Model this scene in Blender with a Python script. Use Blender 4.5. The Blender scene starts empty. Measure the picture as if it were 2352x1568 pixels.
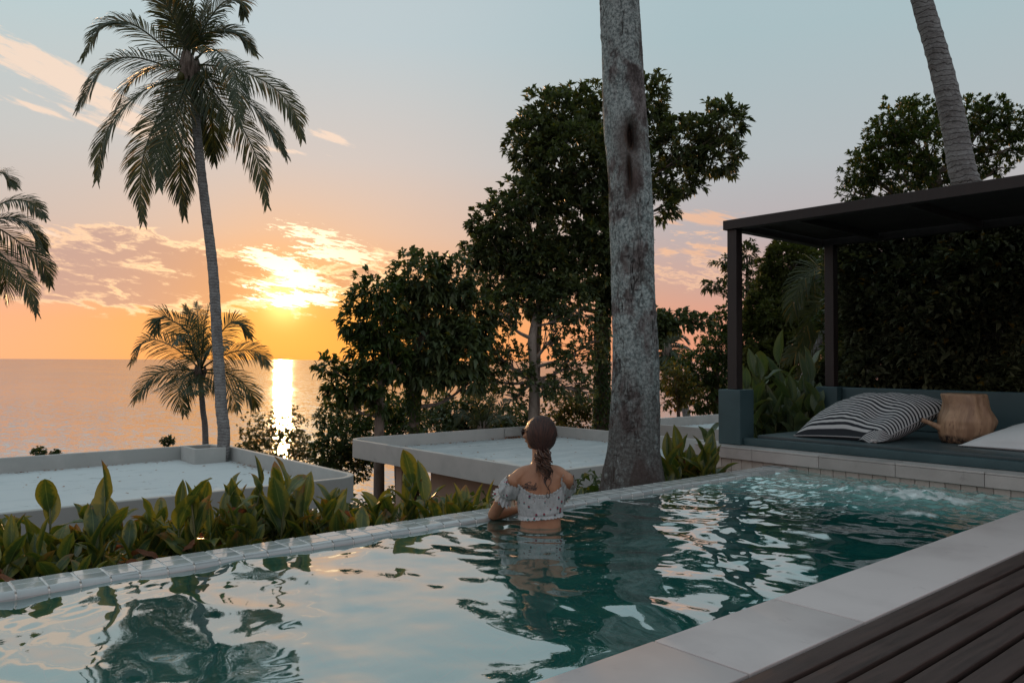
import bpy, bmesh, math, random
import numpy as np
from mathutils import Vector, Matrix

R = random.Random(7)
RNG = np.random.default_rng(11)
SC = bpy.context.scene
COL = SC.collection

# ------------------------------------------------------------------ camera
CAM_H = 1.03
FW = Vector((0.6494, 0.7604, 0)); RT = Vector((0.7604, -0.6494, 0)); UPV = Vector((0, 0, 1))
PITCH = math.atan(44.2 / 1808); ROLL = 0.00425
fwd = (FW * math.cos(PITCH) + UPV * math.sin(PITCH)).normalized()
upc = (UPV * math.cos(PITCH) - FW * math.sin(PITCH)).normalized()
rgt = (RT + upc * ROLL).normalized(); upc = rgt.cross(fwd).normalized()
cam_d = bpy.data.cameras.new('camera'); cam = bpy.data.objects.new('camera', cam_d); COL.objects.link(cam)
M = Matrix((rgt, upc, -fwd)).transposed().to_4x4(); M.translation = (0, 0, CAM_H)
cam.matrix_world = M
cam_d.sensor_width = 36; cam_d.lens = 36 * 1808 / 2352
cam_d.clip_start = 0.05; cam_d.clip_end = 90000
cam_d.dof.use_dof = False
SC.camera = cam
SC.view_settings.view_transform = 'Standard'; SC.view_settings.look = 'None'
SC.view_settings.exposure = 0.13; SC.view_settings.gamma = 1; SC.view_settings.use_curve_mapping = False
SC.render.engine = 'CYCLES'
SC.cycles.use_denoising = True
SC.cycles.max_bounces = 8; SC.cycles.transparent_max_bounces = 8
SC.cycles.diffuse_bounces = 3; SC.cycles.glossy_bounces = 4; SC.cycles.transmission_bounces = 5
SC.cycles.caustics_reflective = False; SC.cycles.caustics_refractive = True
SC.cycles.sample_clamp_indirect = 4

def W(vx, vy, d):
    """point of the place on the sight line through survey pixel (vx, vy), d metres ahead of the tripod"""
    v = rgt * ((vx - 1176) / 1808) - upc * ((vy - 784) / 1808) + fwd
    t = d / v.dot(FW)
    return Vector((0, 0, CAM_H)) + v * t
def G(vx, vy, z):
    v = rgt * ((vx - 1176) / 1808) - upc * ((vy - 784) / 1808) + fwd
    return Vector((0, 0, CAM_H)) + v * ((z - CAM_H) / v.z)

# ------------------------------------------------------------------ node helpers
class E:
    """a value in a node tree, with arithmetic"""
    def __init__(s, nt, k): s.nt = nt; s.k = k
    def _m(s, op, *a):
        n = s.nt.nodes.new('ShaderNodeMath'); n.operation = op
        for i, v in enumerate((s,) + a):
            if isinstance(v, E): s.nt.links.new(v.k, n.inputs[i])
            else: n.inputs[i].default_value = v
        return E(s.nt, n.outputs[0])
    def __add__(s, o): return s._m('ADD', o)
    __radd__ = __add__
    def __sub__(s, o): return s._m('SUBTRACT', o)
    def __rsub__(s, o): return (s * -1) + o
    def __mul__(s, o): return s._m('MULTIPLY', o)
    __rmul__ = __mul__
    def __truediv__(s, o): return s._m('DIVIDE', o)
    def f(s, op, *a): return s._m(op, *a)
    def clamp(s):
        r = s._m('ADD', 0.0); r.k.node.use_clamp = True; return r
    def sm(s, a, b, lo=0.0, hi=1.0):
        n = s.nt.nodes.new('ShaderNodeMapRange'); n.interpolation_type = 'SMOOTHSTEP'
        s.nt.links.new(s.k, n.inputs[0])
        for i, v in zip((1, 2, 3, 4), (a, b, lo, hi)): n.inputs[i].default_value = v
        return E(s.nt, n.outputs[0])
def setin(nt, sock, v):
    if isinstance(v, E): nt.links.new(v.k, sock)
    elif hasattr(v, 'is_output'): nt.links.new(v, sock)
    elif isinstance(v, (tuple, list)):
        sock.default_value = tuple(v) + ((1,) if len(v) == 3 and sock.type == 'RGBA' else ())
    else: sock.default_value = v
def node(nt, typ, outs=0, props=None, **ins):
    n = nt.nodes.new(typ)
    for k, v in (props or {}).items(): setattr(n, k, v)
    for k, v in ins.items():
        key = k.replace('_', ' ')
        setin(nt, n.inputs[int(k[1:])] if k[0] == 'i' and k[1:].isdigit() else n.inputs[key], v)
    return n
def mixc(nt, fac, a, b, mode='MIX'):
    n = nt.nodes.new('ShaderNodeMixRGB'); n.blend_type = mode
    setin(nt, n.inputs[0], fac); setin(nt, n.inputs[1], a); setin(nt, n.inputs[2], b)
    return n.outputs[0]
def ramp(nt, fac, stops, interp='EASE'):
    n = nt.nodes.new('ShaderNodeValToRGB'); n.color_ramp.interpolation = interp
    el = n.color_ramp.elements
    while len(el) < len(stops): el.new(0.5)
    for e, (p, c) in zip(el, stops):
        e.position = p; e.color = (c if isinstance(c, tuple) else (c, c, c)) + (1,)
    setin(nt, n.inputs[0], fac); return n.outputs[0]
def srgb(r, g, b):
    f = lambda c: (c / 255 / 12.92) if c / 255 < 0.04045 else ((c / 255 + 0.055) / 1.055) ** 2.4
    return (f(r), f(g), f(b))

# ------------------------------------------------------------------ world: sunset sky
SUN_AZ, SUN_EL = math.radians(-16.2), math.radians(4.1)      # azimuth relative to the pool view, elevation
a0 = math.atan2(FW.y, FW.x) - SUN_AZ
SUN_DIR = Vector((math.cos(a0) * math.cos(SUN_EL), math.sin(a0) * math.cos(SUN_EL), math.sin(SUN_EL)))
wd = bpy.data.worlds.new('World'); SC.world = wd; wd.use_nodes = True
nt = wd.node_tree; nt.nodes.clear()
tc = nt.nodes.new('ShaderNodeTexCoord').outputs['Generated']
sep = node(nt, 'ShaderNodeSeparateXYZ', i0=tc)
dx, dy, dz = [E(nt, sep.outputs[i]) for i in range(3)]
fd = dx * FW.x + dy * FW.y; rd = dx * RT.x + dy * RT.y
az = rd.f('ARCTAN2', fd) * (180 / math.pi)                     # degrees, right positive
el = dz.f('MINIMUM', 0.9999).f('ARCSINE') * (180 / math.pi)
elr = (el / 60.0).clamp()
def stops(lst): return [(e / 60.0, srgb(*c)) for e, c in lst]
left = ramp(nt, elr, stops([(0, (251, 178, 132)), (2.5, (246, 176, 136)), (5, (222, 174, 152)), (9, (206, 188, 178)), (14, (198, 197, 194)), (22, (184, 203, 206)), (35, (184, 202, 208)), (60, (178, 196, 204))]), 'LINEAR')
midr = ramp(nt, elr, stops([(0, (250, 160, 84)), (2.5, (250, 166, 82)), (5, (240, 172, 118)), (9, (226, 188, 162)), (14, (208, 196, 189)), (22, (188, 200, 204)), (35, (184, 200, 206)), (60, (178, 196, 204))]), 'LINEAR')
rigt = ramp(nt, elr, stops([(0, (226, 152, 122)), (2.5, (226, 156, 130)), (5, (206, 162, 148)), (9, (184, 172, 173)), (14, (178, 184, 187)), (22, (168, 188, 193)), (35, (170, 194, 202)), (60, (178, 196, 204))]), 'LINEAR')
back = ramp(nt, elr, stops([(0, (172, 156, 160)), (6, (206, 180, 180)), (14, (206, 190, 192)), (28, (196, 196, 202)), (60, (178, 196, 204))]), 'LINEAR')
sky = mixc(nt, az.sm(-36, -14), left, midr)
sky = mixc(nt, az.sm(-12, 16), sky, rigt)
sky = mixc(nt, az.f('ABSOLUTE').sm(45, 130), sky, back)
# glow round the sun
sd = (dx * SUN_DIR.x + dy * SUN_DIR.y + dz * SUN_DIR.z).f('MINIMUM', 0.99999).f('ARCCOSINE') * (180 / math.pi)
def gauss(x, s): return ((x / s) * (x / s) * -1.0).f('EXPONENT')
g_w, g_m, g_n = gauss(sd, 9.5), gauss(sd, 5.0), gauss(sd, 1.25)
def scalec(c, k): return node(nt, 'ShaderNodeVectorMath', props={'operation': 'SCALE'}, i0=c, Scale=k).outputs[0]
def addc(a, b): return mixc(nt, 1.0, a, b, 'ADD')
low = gauss(el - 2.0, 4.0)
sky = addc(sky, scalec(node(nt, 'ShaderNodeRGB').outputs[0], 0.0))
sky = mixc(nt, g_w * low * 0.62, sky, (1.0, 0.37, 0.045))
sky = mixc(nt, g_m * 0.45, sky, (1.05, 0.47, 0.10))
# clouds: sheets of stretched noise gathered in the parts of the sky where clouds stand
def vaz(x): return math.degrees(math.atan((x - 1176) / 1808))
def vel(x, y): return math.degrees(math.atan((828 - y) / 1808 * math.cos(math.radians(vaz(x)))))
def cn(sx, sy, tilt, det, off, rough=0.6, dist=0.4):
    t = math.radians(tilt)
    u = az * math.cos(t) + el * math.sin(t); v = el * math.cos(t) - az * math.sin(t)
    c = node(nt, 'ShaderNodeCombineXYZ', i0=u * sx + off, i1=v * sy, i2=off * 1.7)
    n = node(nt, 'ShaderNodeTexNoise', Vector=c.outputs[0], Scale=1.0, Detail=det, Roughness=rough, Distortion=dist)
    return E(nt, n.outputs[0])
def blob(x, y, rx, ry, tilt=0, k=1.0):
    a, e = vaz(x), vel(x, y); q = 180 / math.pi / 1808; t = math.radians(tilt)
    u = (az - a) * math.cos(t) - (el - e) * math.sin(t); v = (el - e) * math.cos(t) + (az - a) * math.sin(t)
    u = u / (rx * q); v = v / (ry * q)
    return ((u * u + v * v) * -1.0).f('EXPONENT') * k
def total(bs):
    s = bs[0]
    for b in bs[1:]: s = s + b
    return s
n1 = cn(0.35, 1.15, -7, 7, 3.1, 0.62, 0.7); n2 = cn(0.9, 3.6, -6, 6, 9.4, 0.65, 0.5)
nn = n1 * 0.68 + n2 * 0.32
# veil clouds (mauve grey, lit rims)
mA = total([blob(330, 590, 230, 66, 6, 1.15), blob(230, 672, 360, 34, 4, 1.1), blob(820, 640, 150, 40, 0, 0.95), blob(520, 640, 110, 40, 4, 0.9),
            blob(1600, 600, 190, 75, 2, 0.62), blob(900, 585, 90, 18, 3, 0.6), blob(30, 600, 120, 50, 0, 0.5), blob(2100, 640, 300, 60, 0, .5), blob(-500, 600, 400, 60, 0, .7)]).f('MINIMUM', 1.1)
dA = (nn * 1.2 + mA * 0.34 - 0.08)
covA = dA.sm(0.70, 0.80) * mA.sm(0.06, 0.3); coreA = dA.sm(0.76, 0.90)
rim = mixc(nt, gauss(sd, 13.0), (0.92, 0.56, 0.36), (1.5, 1.02, 0.55))
corec = mixc(nt, gauss(sd, 8.0), srgb(188, 154, 146), srgb(222, 156, 104))
corec = mixc(nt, az.sm(4, 20), corec, srgb(196, 158, 146))
clA = mixc(nt, coreA, rim, corec)
sky = mixc(nt, covA * 0.78, sky, clA)
# bright shredded clouds beside the sun and thin cirrus
n3 = cn(0.75, 4.2, -9, 8, 21.0, 0.66, 0.9)
mB = total([blob(735, 545, 120, 30, 14), blob(620, 600, 100, 24, 14), blob(690, 640, 80, 26, 20), blob(665, 690, 120, 20, 0, 1.15), blob(780, 590, 120, 16, 6, 0.8), blob(600, 655, 50, 12, 4, .8)]).f('MINIMUM', 1.2)
covB = (n3 * 0.75 + n2 * 0.55 + mB * 0.30).sm(0.84, 0.91) * mB.sm(0.06, 0.3)
sky = mixc(nt, covB, sky, mixc(nt, gauss(sd, 5.5), (1.05, 0.78, 0.52), (2.0, 1.6, 1.0)))
n4 = cn(0.28, 2.4, -17, 7, 33.0, 0.6, 0.5)
mC = total([blob(40, 130, 190, 34, 23, 1.1), blob(190, 195, 110, 22, 20, 0.9), blob(740, 310, 80, 16, 14, 0.95), blob(350, 310, 150, 30, 8, 0.9), blob(640, 345, 90, 9, 2, 0.85),
            blob(80, 250, 50, 7, 10, 0.8), blob(1610, 497, 120, 26, 6, 1.0), blob(1600, 575, 130, 20, 2, .9), blob(1780, 600, 80, 20, 0, 0.8), blob(60, 530, 100, 14, 3, 0.8), blob(-300, 60, 200, 50, 20, 1.0)]).f('MINIMUM', 1.1)
covC = (n4 * 0.72 + n2 * 0.28 + mC * 0.36).sm(0.68, 0.86) * mC.sm(0.06, 0.3)
ccol = mixc(nt, az.sm(-10, 10), srgb(250, 220, 196), srgb(238, 186, 150))
sky = mixc(nt, covC * 0.8, sky, ccol)
sky = addc(sky, scalec(mixc(nt, 0.0, (1.0, 0.62, 0.22), (1, 1, 1)), g_n * 1.1 + gauss(sd, 2.4) * 0.15))
# the physical sky underneath, low sun
ns = nt.nodes.new('ShaderNodeTexSky'); ns.sky_type = 'NISHITA'; ns.sun_disc = False
ns.sun_elevation = SUN_EL; ns.sun_rotation = math.pi / 2 - a0
bgN = node(nt, "ShaderNodeBackground", Color=ns.outputs[0], Strength=0.004)
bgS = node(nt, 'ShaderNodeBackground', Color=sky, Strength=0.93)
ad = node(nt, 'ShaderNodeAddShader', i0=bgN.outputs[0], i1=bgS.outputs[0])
nt.links.new(ad.outputs[0], node(nt, 'ShaderNodeOutputWorld').inputs[0])
wd.cycles.sampling_method = 'MANUAL'; wd.cycles.sample_map_resolution = 1024

sl = bpy.data.lights.new('sun', 'SUN'); sl.energy = 1.5; sl.angle = math.radians(1.0); sl.color = (1.0, 0.55, 0.24)
so = bpy.data.objects.new('sun', sl); COL.objects.link(so)
so.rotation_euler = SUN_DIR.to_track_quat('Z', 'Y').to_euler()

# ------------------------------------------------------------------ mesh helpers
def tag(o, label=None, cat=None, group=None, kind=None):
    if label: o['label'] = label
    if cat: o['category'] = cat
    if group: o['group'] = group
    if kind: o['kind'] = kind
    return o
def empty(name, loc=(0, 0, 0), rz=0.0, parent=None):
    o = bpy.data.objects.new(name, None); COL.objects.link(o); o.location = loc; o.rotation_euler = (0, 0, rz)
    o.empty_display_size = 0.1
    if parent: o.parent = parent
    return o
def mesh_np(name, V, F, mat=None, smooth=False, uv=None, attr=None):
    """V (n,3); F list of faces or (m,3)/(m,4) array"""
    me = bpy.data.meshes.new(name)
    V = np.asarray(V, dtype=np.float32)
    if isinstance(F, np.ndarray):
        k = F.shape[1]; m = F.shape[0]
        me.vertices.add(len(V)); me.vertices.foreach_set('co', V.ravel())
        me.loops.add(m * k); me.loops.foreach_set('vertex_index', F.astype(np.int32).ravel())
        me.polygons.add(m); me.polygons.foreach_set('loop_start', np.arange(0, m * k, k, dtype=np.int32))
        try: me.polygons.foreach_set('loop_total', np.full(m, k, dtype=np.int32))
        except Exception: pass
        me.update(calc_edges=True)
    else:
        me.from_pydata([tuple(map(float, v)) for v in V], [], F)
    if uv is not None:
        l = me.uv_layers.new(name='UVMap'); vi = np.zeros(len(me.loops), dtype=np.int32)
        me.loops.foreach_get('vertex_index', vi)
        l.data.foreach_set('uv', np.asarray(uv, dtype=np.float32)[vi].ravel())
    if attr:
        for k, v in attr.items():
            a = me.attributes.new(k, 'FLOAT', 'POINT'); a.data.foreach_set('value', np.asarray(v, dtype=np.float32))
    if mat: me.materials.append(mat)
    if smooth: me.shade_smooth()
    me.validate()
    return me
def link(name, me, parent=None, loc=(0, 0, 0), rot=(0, 0, 0)):
    o = bpy.data.objects.new(name, me); COL.objects.link(o)
    o.location = loc; o.rotation_euler = rot
    if parent: o.parent = parent
    return o
def boxes_mesh(name, bl, mat, bev=0.0, seg=1):
    """bl: list of (x0,x1,y0,y1,z0,z1)"""
    bm = bmesh.new()
    for x0, x1, y0, y1, z0, z1 in bl:
        r = bmesh.ops.create_cube(bm, size=1.0)
        for v in r['verts']:
            v.co = Vector(((x0 + x1) / 2 + v.co.x * (x1 - x0), (y0 + y1) / 2 + v.co.y * (y1 - y0), (z0 + z1) / 2 + v.co.z * (z1 - z0)))
    if bev > 0: bmesh.ops.bevel(bm, geom=list(bm.edges), offset=bev, segments=seg, profile=0.6, affect='EDGES')
    me = bpy.data.meshes.new(name); bm.to_mesh(me); bm.free(); me.materials.append(mat)
    if bev > 0 and seg > 1: me.shade_smooth()
    return me
def box(name, b, mat, parent=None, bev=0.0, seg=1):
    return link(name, boxes_mesh(name, [b], mat, bev, seg), parent)
def tube_np(P, rad, sides=8, cap=True):
    P = np.array([tuple(p) for p in P], dtype=float); n = len(P); rad = np.broadcast_to(np.asarray(rad, float), (n,))
    T = np.gradient(P, axis=0); T /= np.linalg.norm(T, axis=1)[:, None] + 1e-9
    ref = np.array([0.3, 0.9, 0.1]) if abs(T[0][2]) > 0.8 else np.array([0, 0, 1.0])
    S = np.cross(T, ref); S /= np.linalg.norm(S, axis=1)[:, None] + 1e-9
    U = np.cross(S, T)
    a = np.arange(sides) * 2 * math.pi / sides
    V = (P[:, None] + rad[:, None, None] * (S[:, None] * np.cos(a)[None, :, None] + U[:, None] * np.sin(a)[None, :, None])).reshape(-1, 3)
    i = np.arange(n - 1)[:, None] * sides; j = np.arange(sides)[None]; j2 = (j + 1) % sides
    F = np.stack([i + j, i + j2, i + sides + j2, i + sides + j], -1).reshape(-1, 4)
    if cap:
        V = np.vstack([V, P[-1]]); tip = len(V) - 1; b = (n - 1) * sides
        F = np.vstack([F, [[b + k, b + (k + 1) % sides, tip, tip] for k in range(sides)]])
    return V, F
def fix_quads(F):
    return [tuple(f) if f[2] != f[3] else tuple(f[:3]) for f in F.tolist()]
def spline(pts, n):
    """Catmull-Rom through pts, n samples"""
    P = [np.array(tuple(p), float) for p in pts]
    P = [2 * P[0] - P[1]] + P + [2 * P[-1] - P[-2]]; m = len(P) - 3; out = []
    for k in range(n):
        t = k / (n - 1) * m; i = min(int(t), m - 1); t -= i
        a, b, c, d = P[i:i + 4]
        out.append(0.5 * ((2 * b) + (c - a) * t + (2 * a - 5 * b + 4 * c - d) * t * t + (3 * b - a - 3 * c + d) * t ** 3))
    return np.array(out)
class Acc:
    """collects numpy meshes into one"""
    def __init__(s): s.V = []; s.F = []; s.n = 0
    def add(s, V, F): s.V.append(np.asarray(V, float)); s.F.append(np.asarray(F) + s.n); s.n += len(V)
    def tube(s, P, r, sides=8): s.add(*tube_np(P, r, sides))
    def mesh(s, name, mat, smooth=True, **k):
        F = np.vstack(s.F); V = np.vstack(s.V)
        return mesh_np(name, V, fix_quads(F) if F.shape[1] == 4 else F, mat, smooth, **k)
# value noise (numpy)
_T = np.random.default_rng(5).random((64, 64, 64))
def vnoise(x, y, z=0.0):
    x, y, z = np.broadcast_arrays(np.asarray(x, float), np.asarray(y, float), np.asarray(z, float))
    i, j, k = np.floor(x).astype(int), np.floor(y).astype(int), np.floor(z).astype(int)
    fx, fy, fz = x - i, y - j, z - k
    fx, fy, fz = [f * f * f * (f * (f * 6 - 15) + 10) for f in (fx, fy, fz)]
    g = lambda a, b, c: _T[(i + a) & 63, (j + b) & 63, (k + c) & 63]
    l = lambda p, q, f: p + (q - p) * f
    return l(l(l(g(0, 0, 0), g(1, 0, 0), fx), l(g(0, 1, 0), g(1, 1, 0), fx), fy), l(l(g(0, 0, 1), g(1, 0, 1), fx), l(g(0, 1, 1), g(1, 1, 1), fx), fy), fz) * 2 - 1
def fbm(x, y, z=0.0, o=4, gain=0.5):
    s = 0; a = 1.0
    for k in range(o):
        s = s + a * vnoise(x * 2 ** k + 7.3 * k, y * 2 ** k + 3.1 * k, z * 2 ** k + 1.7 * k); a *= gain
    return s

# ------------------------------------------------------------------ materials
def mat(name): 
    m = bpy.data.materials.new(name); m.use_nodes = True; m.node_tree.nodes.clear(); return m, m.node_tree
def out(nt, sh): nt.links.new(sh, node(nt, 'ShaderNodeOutputMaterial').inputs[0])
def noise(nt, scale, det=4, rough=0.55, dist=0.0, vec=None, stretch=None):
    v = vec if vec is not None else nt.nodes.new('ShaderNodeTexCoord').outputs['Object']
    if stretch: v = node(nt, 'ShaderNodeMapping', Vector=v, Scale=stretch).outputs[0]
    return E(nt, node(nt, 'ShaderNodeTexNoise', Vector=v, Scale=scale, Detail=det, Roughness=rough, Distortion=dist).outputs[0])
def bump(nt, h, strength=0.3, dist=0.01):
    return node(nt, 'ShaderNodeBump', Height=h, Strength=strength, Distance=dist).outputs[0]
def plain(name, c1, c2, scale=6.0, rough=0.6, bs=0.2, bscale=60.0, bd=0.004, stretch=None, spec=0.5, spots=None, world=False, rv=0.12):
    m, nt = mat(name)
    vec = nt.nodes.new('ShaderNodeNewGeometry').outputs['Position'] if world else None
    n = noise(nt, scale, 5, 0.6, 0.3, vec, stretch)
    rnd = E(nt, nt.nodes.new('ShaderNodeObjectInfo').outputs['Random'])
    c = mixc(nt, (n + (rnd - 0.5) * 0.35).sm(0.3, 0.7), c1, c2)
    if spots: c = mixc(nt, noise(nt, spots[0], 6, 0.7, 0.5, vec).sm(spots[1], spots[1] + 0.08) * spots[3], c, spots[2])
    b = bump(nt, noise(nt, bscale, 4, 0.6, 0, vec, stretch), bs, bd)
    p = node(nt, 'ShaderNodeBsdfPrincipled', Base_Color=c, Roughness=(n * rv * 2 + (rough - rv)), Normal=b)
    p.inputs['Specular IOR Level'].default_value = spec
    out(nt, p.outputs[0]); return m
def leaf_mat(name, c1, c2, c3=None, trans=0.3, rough=0.45, p3=0.04, obj_rand=False, tcol=None):
    m, nt = mat(name)
    if obj_rand: r = E(nt, nt.nodes.new('ShaderNodeObjectInfo').outputs['Random'])
    else: r = E(nt, nt.nodes.new('ShaderNodeNewGeometry').outputs['Random Per Island'])
    c = mixc(nt, r, c1, c2)
    if c3: c = mixc(nt, (r * 7.31).f('FRACT').sm(1 - p3 - 0.01, 1 - p3), c, c3)
    c = mixc(nt, noise(nt, 0.6, 2).sm(0.35, 0.65) * 0.35, c, mixc(nt, 1.0, c, (1.5, 1.35, 1.0), 'MULTIPLY'))
    p = node(nt, 'ShaderNodeBsdfPrincipled', Base_Color=c, Roughness=rough)
    p.inputs['Specular IOR Level'].default_value = 0.35
    t = node(nt, 'ShaderNodeBsdfTranslucent', Color=mixc(nt, 1.0, c, tcol or (2.2, 2.0, 0.8), 'MULTIPLY'))
    out(nt, node(nt, 'ShaderNodeMixShader', i0=trans, i1=p.outputs[0], i2=t.outputs[0]).outputs[0]); return m

MAT = {}
MAT['leaf_dark'] = leaf_mat('leaf_dark', (0.040, 0.064, 0.034), (0.090, 0.120, 0.058), (0.11, 0.11, 0.02), 0.25)
MAT['leaf_mid'] = leaf_mat('leaf_mid', (0.028, 0.055, 0.020), (0.055, 0.085, 0.026), (0.14, 0.12, 0.02), 0.3)
MAT['leaf_olive'] = leaf_mat('leaf_olive', (0.05, 0.065, 0.020), (0.10, 0.10, 0.028), (0.22, 0.14, 0.03), 0.35, p3=0.1)
MAT['leaf_hedge'] = leaf_mat('leaf_hedge', (0.030, 0.044, 0.026), (0.13, 0.155, 0.095), (0.24, 0.17, 0.04), 0.15, 0.28, p3=0.02)
MAT['leaf_tamarind'] = leaf_mat('leaf_tamarind', (0.04, 0.062, 0.020), (0.075, 0.095, 0.03), None, 0.3, 0.6)
MAT['frond'] = leaf_mat('palm_frond', (0.035, 0.055, 0.028), (0.065, 0.085, 0.040), (0.16, 0.12, 0.04), 0.32, 0.4, p3=0.05, tcol=(2.0, 1.6, 0.7))
MAT['bark'] = plain('tree_bark', (0.075, 0.055, 0.042), (0.17, 0.145, 0.12), 9, 0.9, 0.8, 26, 0.02, (1, 1, 0.35))
MAT['bark_pale'] = plain('pale_bark', (0.13, 0.10, 0.08), (0.25, 0.21, 0.175), 7, 0.9, 0.7, 30, 0.015, (1, 1, 0.4))
m, nt = mat('ringed_palm_bark')
pos = nt.nodes.new('ShaderNodeNewGeometry').outputs['Position']
zz = E(nt, node(nt, 'ShaderNodeSeparateXYZ', i0=pos).outputs[2]); nb_ = noise(nt, 5, 4, 0.6, 0.3, pos); nf_ = noise(nt, 30, 4, 0.7, 0.2, pos, (1, 1, 2.5))
ring = ((zz * 13.0 + nb_ * 2.2).f('FRACT')); rl = ring.sm(0.0, 0.12) * ring.sm(1.0, 0.80)
c = mixc(nt, (nf_ * 0.6 + nb_ * 0.4).sm(0.35, 0.65), (0.12, 0.115, 0.11), (0.30, 0.315, 0.31)); c = mixc(nt, (1.0 - rl) * nf_.sm(0.25, 0.6) * 0.9, c, (0.035, 0.030, 0.028))
out(nt, node(nt, 'ShaderNodeBsdfPrincipled', Base_Color=c, Roughness=0.9, Normal=bump(nt, rl + nf_ * 0.6, 0.8, 0.012)).outputs[0]); MAT['palm_bark'] = m
MAT['villa'] = plain('villa_render', (0.36, 0.385, 0.37), (0.45, 0.47, 0.45), 1.1, 0.85, 0.15, 30, 0.004, spots=(1.6, 0.62, (0.20, 0.20, 0.18), 0.35))
MAT['roofcoat'] = plain('roof_coating', (0.43, 0.49, 0.50), (0.55, 0.60, 0.60), 0.9, 0.8, 0.2, 18, 0.006, (1, 3.0, 1), spots=(2.2, 0.60, (0.20, 0.225, 0.225), 0.7))
MAT['villawall'] = plain('villa_wall', (0.42, 0.33, 0.26), (0.50, 0.40, 0.32), 1.0, 0.9, 0.1, 40)
MAT['teal'] = plain('teal_plaster', (0.026, 0.064, 0.072), (0.042, 0.088, 0.098), 3.2, 0.6, 0.12, 35, 0.003, spots=(1.7, 0.60, (0.07, 0.12, 0.125), 0.45))
MAT['tealtop'] = plain('teal_polished_cement', (0.040, 0.070, 0.078), (0.066, 0.100, 0.108), 2.2, 0.42, 0.08, 30, 0.002, spots=(2.5, 0.58, (0.11, 0.145, 0.15), 0.4))
MAT['darkwood'] = plain('dark_stained_wood', (0.014, 0.010, 0.009), (0.030, 0.022, 0.020), 12, 0.6, 0.3, 50, 0.003, (1, 1, 0.15))
MAT['deck'] = None
MAT['coping'] = plain('sandstone_coping', (0.47, 0.415, 0.40), (0.57, 0.51, 0.49), 2.4, 0.42, 0.10, 90, 0.002, spots=(9.0, 0.60, (0.37, 0.32, 0.31), 0.3))
MAT['slab'] = plain('limestone_ledge', (0.36, 0.345, 0.325), (0.48, 0.46, 0.435), 2.8, 0.5, 0.12, 80, 0.002, spots=(5.0, 0.6, (0.20, 0.19, 0.18), 0.4))
MAT['walltile'] = plain('pool_wall_tile', (0.42, 0.385, 0.34), (0.54, 0.50, 0.45), 8, 0.25, 0.05, 60, 0.002)
MAT['grout'] = plain('grout', (0.66, 0.63, 0.60), (0.78, 0.75, 0.71), 20, 0.8, 0.2, 120, 0.002)
MAT['soil'] = plain('leaf_litter_soil', (0.022, 0.018, 0.012), (0.06, 0.05, 0.028), 2.0, 0.95, 0.9, 12, 0.06, spots=(5, 0.55, (0.035, 0.05, 0.015), 0.8))

# near deck boards: weathered dark hardwood
m, nt = mat('weathered_deck_wood')
n = noise(nt, 7, 8, 0.72, 0.5, nt.nodes.new('ShaderNodeNewGeometry').outputs['Position'], (0.30, 5, 5)); n2 = noise(nt, 3.2, 4, 0.6, 0.5, nt.nodes.new('ShaderNodeNewGeometry').outputs['Position'])
rnd = E(nt, nt.nodes.new('ShaderNodeObjectInfo').outputs['Random'])
c = mixc(nt, n.sm(0.3, 0.7), (0.018, 0.010, 0.008), (0.082, 0.050, 0.042)); c = mixc(nt, (n2 + rnd * 0.3).sm(0.4, 0.8) * 0.5, c, (0.075, 0.052, 0.046))
p = node(nt, 'ShaderNodeBsdfPrincipled', Base_Color=c, Roughness=n * 0.3 + 0.42, Normal=bump(nt, n, 0.5, 0.003)); p.inputs['Specular IOR Level'].default_value = 0.22; out(nt, p.outputs[0]); MAT['deck'] = m
# glazed edge tiles
m, nt = mat('glazed_edge_tile')
rnd = E(nt, nt.nodes.new('ShaderNodeObjectInfo').outputs['Random'])
c = mixc(nt, (rnd * 0.5 + noise(nt, 14, 4) * 0.6).sm(0.3, 0.8), (0.36, 0.39, 0.39), (0.47, 0.50, 0.49))
wet = noise(nt, 1.3, 3, 0.6, 0.4, nt.nodes.new('ShaderNodeNewGeometry').outputs['Position'])
p = node(nt, 'ShaderNodeBsdfPrincipled', Base_Color=c, Roughness=wet.sm(0.4, 0.6, 0.04, 0.14), Normal=bump(nt, noise(nt, 22, 3), 0.12, 0.002))
p.inputs['IOR'].default_value = 1.9; out(nt, p.outputs[0]); MAT['edgetile'] = m
# ================================================================== SEA AND LAND
SEA_Z = -13.0
m, nt = mat('sea_water')
pos = nt.nodes.new('ShaderNodeNewGeometry').outputs['Position']
# wavelets: slopes come straight from noise, so they keep breaking up the glint far out
pm = node(nt, 'ShaderNodeMapping', Vector=pos, Rotation=(0, 0, -a0), Scale=(1.0, 0.5, 1)).outputs[0]
def vadd(a, b): return node(nt, 'ShaderNodeVectorMath', props={'operation': 'ADD'}, i0=a, i1=b).outputs[0]
def slopes(sc, k, det):
    n_ = node(nt, 'ShaderNodeTexNoise', Vector=pm, Scale=sc, Detail=det, Roughness=0.6)
    v_ = node(nt, 'ShaderNodeVectorMath', props={'operation': 'SUBTRACT'}, i0=n_.outputs['Color'], i1=(0.5, 0.5, 0.5)).outputs[0]
    s_ = node(nt, 'ShaderNodeSeparateXYZ', i0=v_)
    al = node(nt, 'ShaderNodeVectorMath', props={'operation': 'SCALE'}, i0=(math.cos(a0), math.sin(a0), 0.0), Scale=E(nt, s_.outputs[0]) * k).outputs[0]
    ac = node(nt, 'ShaderNodeVectorMath', props={'operation': 'SCALE'}, i0=(-math.sin(a0), math.cos(a0), 0.0), Scale=E(nt, s_.outputs[1]) * (k * 0.42)).outputs[0]
    return vadd(al, ac)
def vadd(a, b): return node(nt, 'ShaderNodeVectorMath', props={'operation': 'ADD'}, i0=a, i1=b).outputs[0]
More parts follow.
